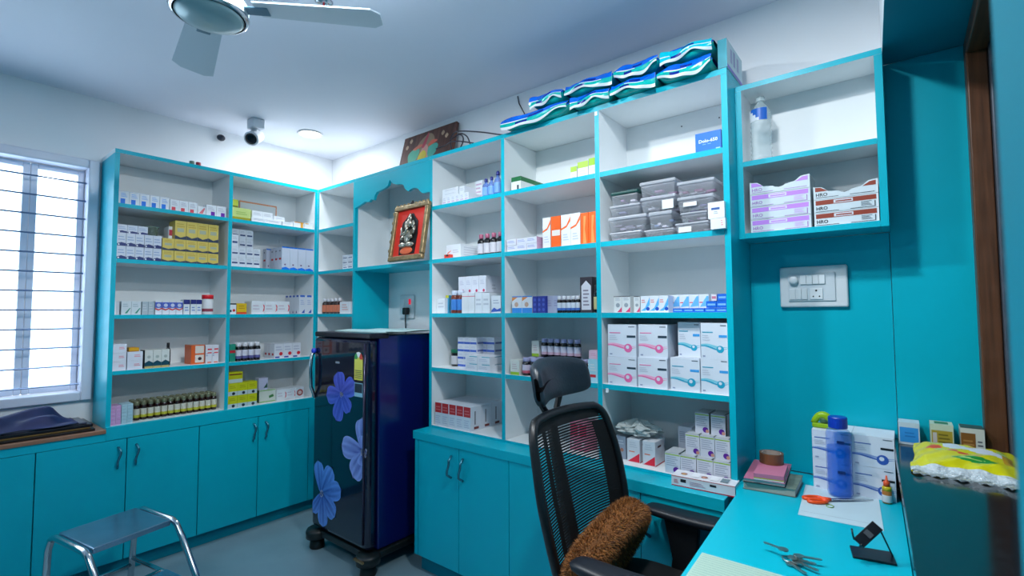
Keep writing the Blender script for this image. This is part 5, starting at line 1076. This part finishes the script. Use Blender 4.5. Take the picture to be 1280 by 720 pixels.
tag(part('rubber_band', MB().tube(ring, .0011, 6), mat((110, 150, 40), .5), None, smooth=True), 'small green rubber band on the paper below the scissors', 'rubber band')
# phone stand
P = [dp(1066, 698), dp(1122, 708.5), dp(1115, 692.5), dp(1062, 684)]
t = thing('phone_stand', 'folding black phone stand on the desk', 'stand', (P[0].x, P[0].y, DZ + .0005))
PB = mat((10, 12, 22), .35)
part('base_plate', quad_slab([Vector((p.x, p.y, 0)) for p in P], DZ + .0005, .005), PB, t, bevel=.0015)
j0 = dp(1116, 695, DZ + .005); j1 = hit(1098.5, 659, 'z', DZ + .075)
part('arm', MB().tube([j0, j1], .0018, 8), PB, t, smooth=True)
q0 = hit(1097, 657, 'z', DZ + .08); q1 = hit(1073, 679, 'z', DZ + .045); ax = (q1 - q0).normalized(); cv = ax.cross((CAM - q0).normalized()).normalized(); nn = cv.cross(ax).normalized()
def orient(L, Wd, Th, cen): 
    m = MB(); v = [cen + ax * (a * L) + cv * (bq * Wd) + nn * (c * Th) for c in (-.5, .5) for bq in (-.5, .5) for a in (-.5, .5)]
    return m.add(v, [(0, 2, 3, 1), (4, 5, 7, 6), (0, 1, 5, 4), (2, 6, 7, 3), (0, 4, 6, 2), (1, 3, 7, 5)])
L = (q1 - q0).length; cr = part('cradle', orient(L, .024, .006, (q0 + q1) / 2), PB, t, bevel=.001)
part('grip_pad', orient(L * .2, .016, .002, (q0 + q1) / 2 + nn * .0042), mat((70, 74, 80), .5), cr)
h0 = q1 + cv * .01; part('hook', MB().tube([h0, h0 + ax * .004 + nn * .012, h0 + cv * .008 + nn * .02, h0 + cv * .016 - ax * .008 + nn * .02], .002, 8), PB, cr, smooth=True)
h0 = q1 - cv * .006; part('hook', MB().tube([h0, h0 + ax * .006 + nn * .008, h0 + ax * .002 + nn * .018], .0025, 8), PB, cr, smooth=True)
# keys
c = dp(996, 704.5); t = thing('key_bunch', 'bunch of metal keys on a ring on the desk', 'keys', (c.x, c.y, DZ + .0005)); t.scale = (1.25, 1.25, 1.25)
KM = mat((160, 168, 166), .28, .9)
part('key_ring', MB().tube([(-.012 + .011 * math.cos(a * .524), .011 * math.sin(a * .524), .004) for a in range(13)], .0013, 8), KM, t, world=False, smooth=True)
for i, a in enumerate((-.7, -.35, -.05, .25, 2.9)):
    b = MB(); ca, sa = math.cos(a), math.sin(a); zz = .002 + .0028 * i
    o_ = (-.014 + .008 * (i % 2), .004 * (i - 2))
    f = lambda u, v: (o_[0] + u * ca - v * sa, o_[1] + u * sa + v * ca)
    bow = [f(.009 + .009 * math.cos(q * .524), .008 * math.sin(q * .524)) for q in range(12)]
    b.prism(bow, lambda u, v, w: (u, v, w), zz, zz + .002); bl_ = [f(.016, -.003), f(.042, -.003), f(.045, 0), f(.042, .003), f(.036, .003), f(.034, .0015), f(.031, .003), f(.016, .003)]
    b.prism(bl_, lambda u, v, w: (u, v, w), zz + .0001, zz + .0019); part('key', b, KM, t, world=False)
# notepad
a = dp(871, 693); a.x = max(a.x, 2.672); e1 = Vector((1, .02, 0)).normalized() * .19; e2 = Vector((.045, -1, 0)).normalized() * .27
P = [a, a + e1, a + e1 + e2, a + e2]; P = [P[3], P[2], P[1], P[0]]
t = thing('ruled_notepad', 'pale green ruled notepad at the near edge of the desk', 'notepad', (a.x, a.y, DZ + .0005))
part('page_block', quad_slab([Vector((p.x, p.y, 0)) for p in P], DZ + .0005, .008), mat((178, 206, 190), .6), t, bevel=.001)
b = MB()
for k in range(26):
    s = a + e2 * ((k + 1) / 27); u = s + e1; b.add([(s.x + .004, s.y, DZ + .0088), (u.x - .004, u.y, DZ + .0088), (u.x - .004, u.y + .0012, DZ + .0088), (s.x + .004, s.y + .0012, DZ + .0088)], [(3, 2, 1, 0)])
part('ruled_lines', b, mat((120, 160, 160), .6), t)['kind'] = 'stuff'
# ================================================================== LEDGE THINGS
LZ = .9005
def ledge_box(p0, p1, yt, y, d, style, label, dx=0):
    x0 = hit(p0, yt + 10, 'y', y).x; x1 = hit(p1, yt + 10, 'y', y).x; h = hit((p0 + p1) / 2, yt, 'y', y).z - LZ
    put('carton', carton_mesh(x1 - x0, d, h, style), ((x0 + x1) / 2, y + d / 2, LZ), 0, label)
ledge_box(1123, 1149.5, 528.5, .17, .06, S((196, 214, 226), ('r', 'F', .06, .1, .94, .78, (50, 150, 225)), ('l', 'F', .3, .35, .8, 2, .15, (30, 120, 200))), 'white carton with bright blue front at the back of the granite ledge')
ledge_box(1163, 1192, 531, .17, .06, S((196, 212, 190), ('r', 'F', .05, .1, .95, .75, (170, 150, 50)), ('l', 'F', .35, .25, .9, 3, .15, (110, 100, 30)), ('r', 'F', .1, .15, .28, .65, (196, 190, 190)), ('r', 'T', .2, .2, .8, .8, (60, 120, 80))), 'cream carton with gold label on the granite ledge')
ledge_box(1201, 1231, 536, .165, .06, S((206, 212, 206), ('r', 'F', 0, .15, .62, .8, (130, 84, 36)), ('l', 'F', .1, .3, .55, 2, .15, (176, 130, 70)), ('l', 'F', .7, .3, .92, 2, .15, (90, 96, 110)), ('r', 'T', 0, 0, 1, 1, (60, 70, 60))), 'white carton with bronze label near the timber frame')
# yellow packet
px, py = 3.163, .0; PWd, PDp = .205, .255
t = thing('food_packet', 'yellow printed packet with clear plastic edge on the granite ledge', 'packet', (px, py, LZ)); t.rotation_euler = (math.radians(3), 0, -.04); t.location.z += .0075; t.location.y -= .02
def pk(u, v, s=1):
    x = (u - .5) * PWd; y = (v - .5) * PDp; e = max(0, 1 - abs(2 * u - 1) ** 4) * max(0, 1 - abs(2 * v - 1) ** 4)
    z = .004 + e * .028 * (s if s > 0 else 0) + .0035 * math.sin(u * 31 + v * 12) * (1 - e) + .002 * math.sin(u * 17 - v * 23)
    return (x * (1 + .03 * math.sin(v * 9)), y * (1 + .02 * math.sin(u * 8)), max(z, .0008) if s > 0 else .0004)
def el(u, v, cu, cv, ru, rv): return ((u - cu) / ru) ** 2 + ((v - cv) / rv) ** 2 < 1
def pm(u, v):
    if v < .1: return 4
    if el(u, v, .58, .3, .2, .075): return 3 if (el(u, v, .55, .31, .12, .035) and not el(u, v, .6, .33, .1, .03)) else 2
    if el(u, v, .2, .6, .085, .05): return 5
    for cu, cv, ru, rv in ((.72, .85, .1, .03), (.38, .5, .06, .03), (.48, .46, .06, .025), (.6, .43, .06, .02), (.66, .78, .1, .025)):
        if el(u, v, cu, cv, ru, rv): return 5
    for cu, cv in ((.22, .82), (.3, .87), (.84, .72), (.26, .54)):
        if el(u, v, cu, cv, .05, .03): return 3
    if abs((v - .66) + .25 * (u - .55)) < .09 and .3 < u < .84: return 1
    if .84 < u < .93 and .35 < v < .62 and int(v * 60) % 2: return 5
    return 0
b = MB().grid(lambda u, v: pk(u, v, 1), 64, 64, mfn=pm); b.grid(lambda u, v: pk(1 - u, v, 0), 8, 8, 0)
part('printed_film', b, [mat((206, 200, 10), .25, noise=.08, scale=20), mat((206, 214, 226), .3), mat((30, 140, 50), .3), mat((170, 205, 110), .3), mat((196, 206, 214), .12, bump=1, scale=70), mat((200, 70, 30), .3)], t, world=False, smooth=True)
def fr2(u, v): return ((u - .5) * PWd * .96, -PDp / 2 - .005 - v * .026, .003 + .008 * (1 - v) * (1 + .5 * math.sin(u * 23)) + .006 * abs(math.sin(u * 37 + v * 9)))
b = MB().grid(fr2, 50, 10); part('clear_wrap', b, milky((206, 222, 230), .38), t, world=False)
# ================================================================== OFFICE CHAIR
CX, CYc = 2.44, -.385
ch = thing('office_chair', 'black mesh office chair with headrest beside the desk', 'chair', (CX, CYc, FZ))
PL = mat((16, 19, 24), .4); FAB = mat((14, 16, 20), .8, noise=.2, scale=120)
LEA = mat((22, 34, 46), .38, bump=.08, scale=120)
def backx(z): # recline curve
    pts = [(.46, 2.29), (.55, 2.272), (.62, 2.262), (.7, 2.249), (.85, 2.215), (.97, 2.18), (1.05, 2.15)]
    for (z0, x0), (z1, x1) in zip(pts[:-1], pts[1:]):
        if z <= z1: t = (z - z0) / (z1 - z0); return x0 + (x1 - x0) * t
    return pts[-1][1]
def halfw(z):
    t = (z - .5) / .47; return .19 + .045 * math.sin(min(1, max(0, t)) * math.pi * .85) - .012 * max(0, t - .6)
def bk(s, z, off=0): hw = halfw(z); return Vector((backx(z) + .035 * abs(s) ** 2.2 + off, CYc + s * hw, z))
zt0, zt1 = .5, .975
# frame outline
out = []
n = 22
for k in range(n + 1): out.append(bk(-1, zt0 + .03 + (zt1 - .05 - zt0 - .03) * k / n))
for k in range(1, 8): a = k / 8 * math.pi / 2; out.append(bk(-1 + .16 * (1 - math.cos(a)), zt1 - .05 + .05 * math.sin(a)))
for k in range(11): s = -.84 + 1.68 * k / 10; out.append(bk(s, zt1 + .008 * (1 - s * s)))
for k in range(7, 0, -1): a = k / 8 * math.pi / 2; out.append(bk(1 - .16 * (1 - math.cos(a)), zt1 - .05 + .05 * math.sin(a)))
for k in range(n, -1, -1): out.append(bk(1, zt0 + .03 + (zt1 - .05 - zt0 - .03) * k / n))
for k in range(11): s = .9 - 1.8 * k / 10; out.append(bk(s, zt0))
out.append(out[0])
bf = part('back_frame', MB().tube(out, .013, 10), PL, ch, smooth=True)
b = MB(); rows = 58
for k in range(rows):
    z0 = zt0 + .008 + (zt1 - zt0 - .012) * k / rows; z1 = z0 + .0054
    sm = .985
    if z0 > zt1 - .05: sm = .985 - .16 * ((z0 - (zt1 - .05)) / .05) ** 2
    b.grid(lambda u, v: bk((u * 2 - 1) * sm, z0 + v * (z1 - z0), -.002), 10, 1)
part('mesh_weave', b, FAB, bf)['kind'] = 'stuff'
b = MB()
def band(s0, s1, z0, z1): b.grid(lambda u, v: bk(s0 + u * (s1 - s0), z0 + v * (z1 - z0), -.004), 3, 20)
band(-.97, -.80, zt0 + .01, zt1 - .05); band(-.62, -.5, zt0 + .01, zt1 - .015); band(-.34, -.2, zt0 + .01, zt1 - .01); band(.7, .97, zt0 + .01, zt1 - .05); band(-.9, .9, zt1 - .035, zt1 - .002); band(-.95, .95, zt0 + .01, zt0 + .1)
part('mesh_bands', b, FAB, bf)
part('spine', MB().tube([(2.42, CYc, .42), (2.3, CYc, .43), (2.235, CYc, .5), (2.2, CYc, .67), (2.16, CYc, .85), (2.135, CYc, .98)], [.03, .03, .028, .024, .02, .016], 12), PL, ch, smooth=True)
# headrest
hc = Vector((2.17, CYc - .01, 1.09))
def hr(t, a):
    # t along y (-1..1), a around section
    hw = .148; y = t * hw; e = (1 - abs(t) ** 9) ** .5 if abs(t) < 1 else 0
    ht = .064 * (.9 + .1 * math.cos(t * 2)) * (.45 + .55 * e); th = .024 * (.35 + .65 * e)
    ca, sa = math.cos(a), math.sin(a); sg = lambda q, p: math.copysign(abs(q) ** p, q)
    x = sg(ca, .75) * th + .05 * abs(t) ** 2 - .02; zz = sg(sa, .6) * ht
    sag = -.028 * max(0, -t) ** 2 * (1 if sa < 0 else .4)
    return hc + Vector((x - zz * .25, y, zz + sag))
b = MB().grid(lambda u, v: hr(-1 + 2 * v, u * 6.28318), 28, 30)
hp = part('headrest', b, LEA, ch, smooth=True)
for s in (-1, 1):
    part('headrest_bracket', MB().tube([(2.165, CYc + s * .055, 1.055), (2.135, CYc + s * .06, 1.02), (2.14, CYc + s * .035, .985), (2.16, CYc + s * .02, .95)], [.01, .011, .011, .01], 10), PL, hp, smooth=True)
# seat
def st_(u, v):
    a = u * 6.28318; return None
b = MB(); sg = lambda q, p: math.copysign(abs(q) ** p, q)
def seat(u, v):
    a = u * 6.28318; t = v * math.pi; r = math.sin(t) ** .35 if 0 < v < 1 else 0
    x = CX + .035 + sg(math.cos(a), .55) * .225 * r; y = CYc + sg(math.sin(a), .55) * .235 * r
    return (x, y, .468 + .034 * sg(math.cos(t), .8) - .02 * max(0, (x - CX - .16) / .1) ** 2)
b.grid(seat, 40, 16); part('seat', b, FAB, ch, smooth=True)
part('seat_plate', MB().box(CX - .13, CX + .13, CYc - .1, CYc + .1, .405, .432), PL, ch, bevel=.008)
part('gas_column', MB().lathe([(.028, .13), (.028, .28), (.02, .285), (.02, .404)], CX, CYc, 18), PL, ch, smooth=True)
part('base_hub', MB().lathe([(.03, .09), (.045, .1), (.045, .14), (.03, .15)], CX, CYc, 20), PL, ch, smooth=True)
for k in range(5):
    a = math.radians(54 + 72 * k); d = Vector((math.cos(a), math.sin(a), 0)); c0 = Vector((CX, CYc, 0))
    lg_ = part('base_leg', MB().tube([c0 + d * .035 + Vector((0, 0, .12)), c0 + d * .15 + Vector((0, 0, .115)), c0 + d * .27 + Vector((0, 0, .095))], [.024, .02, .014], 10), PL, ch, smooth=True)
    e = c0 + d * .27; q = Vector((-d.y, d.x, 0))
    part('caster', MB().tube([e + q * .022 + Vector((0, 0, FZ + .0265)), e - q * .022 + Vector((0, 0, FZ + .0265))], .026, 16).tube([e + Vector((0, 0, .055)), e + Vector((0, 0, .095))], .008, 8), PL, lg_, smooth=True)
# arms
for s in (-1, 1):
    yA = CYc + s * .234; zA = .665
    def pad(u, v):
        a = u * 6.28318; t = v * 2 - 1; e = (1 - abs(t) ** 6) ** .5 if abs(t) < 1 else 0
        return (2.487 + t * .125, yA + sg(math.cos(a), .6) * .044 * (.5 + .5 * e) * (.9 + .1 * t) - s * .004, zA - .014 + sg(math.sin(a), .7) * .015 * (.3 + .7 * e) + .004 * t * t)
    ap = part('armrest_pad', MB().grid(pad, 20, 20), mat((18, 24, 34), .45), ch, smooth=True)
    part('armrest_post', MB().prism([(2.44, .42), (2.545, .42), (2.53, .52), (2.54, .638), (2.43, .638), (2.455, .52)], lambda u, v, w: (u, w, v), yA - s * .012 - .014, yA - s * .012 + .014), PL, ap, bevel=.006)
    part('armrest_bracket', MB().box(2.45, 2.53, min(yA, CYc + s * .1), max(yA, CYc + s * .1), .4, .422), PL, ap, bevel=.005)
# fur cushion
cu = thing('fur_cushion', 'round brown faux-fur cushion leaning on the chair back', 'cushion', (2.375, CYc + .0, .5))
TC = .054
cn = Vector((.93, .06, -.36)).normalized(); cyv = Vector((0, 1, 0)); cwv = cn.cross(cyv).normalized() * -1; cyv = cwv.cross(cn).normalized() * -1
if cwv.z < 0: cwv = -cwv
cc0 = Vector((2.345, CYc + .0, .605))
def cush(t, a, k=1.0):
    r = sg(math.sin(t), .5); sn = math.sin(a)
    return cc0 + cn * (TC * sg(math.cos(t), .7) * (1 - .3 * (1 - r))) + cyv * (.232 * r * math.cos(a) * (1 + .1 * sn)) + cwv * (r * (.108 if sn > 0 else .1) * sg(sn, .9))
b = MB().grid(lambda u, v: cush(v * math.pi, u * 6.28318), 40, 24)
FUR = mat((120, 70, 24), .8, noise=.35, scale=40, bump=.5)
part('cushion_body', b, FUR, cu, smooth=True)
b = MB(); rnd = random.Random(3)
for k in range(15000):
    t = math.acos(rnd.uniform(-1, 1)); a = rnd.uniform(0, 6.28318); p = cush(t, a); nrm = (p - cc0).normalized()
    q1_, q2_ = cush(min(3.1, t + .02), a) - p, cush(t, a + .02) - p; nr = q1_.cross(q2_)
    if nr.length < 1e-9: continue
    nr.normalize(); nr = nr if nr.dot(p - cc0) > 0 else -nr
    dr_ = (nr + Vector((rnd.uniform(-.7, .7), rnd.uniform(-.7, .7), rnd.uniform(-.9, .3)))).normalized(); sdv = dr_.orthogonal().normalized() * .0009; L = rnd.uniform(.008, .016)
    b.add([p - sdv, p + sdv, p + dr_ * L], [(0, 1, 2)], k % 3)
part('fur_strands', b, [mat((132, 78, 26), .7), mat((92, 50, 16), .7), mat((166, 104, 42), .7)], cu)['kind'] = 'stuff'
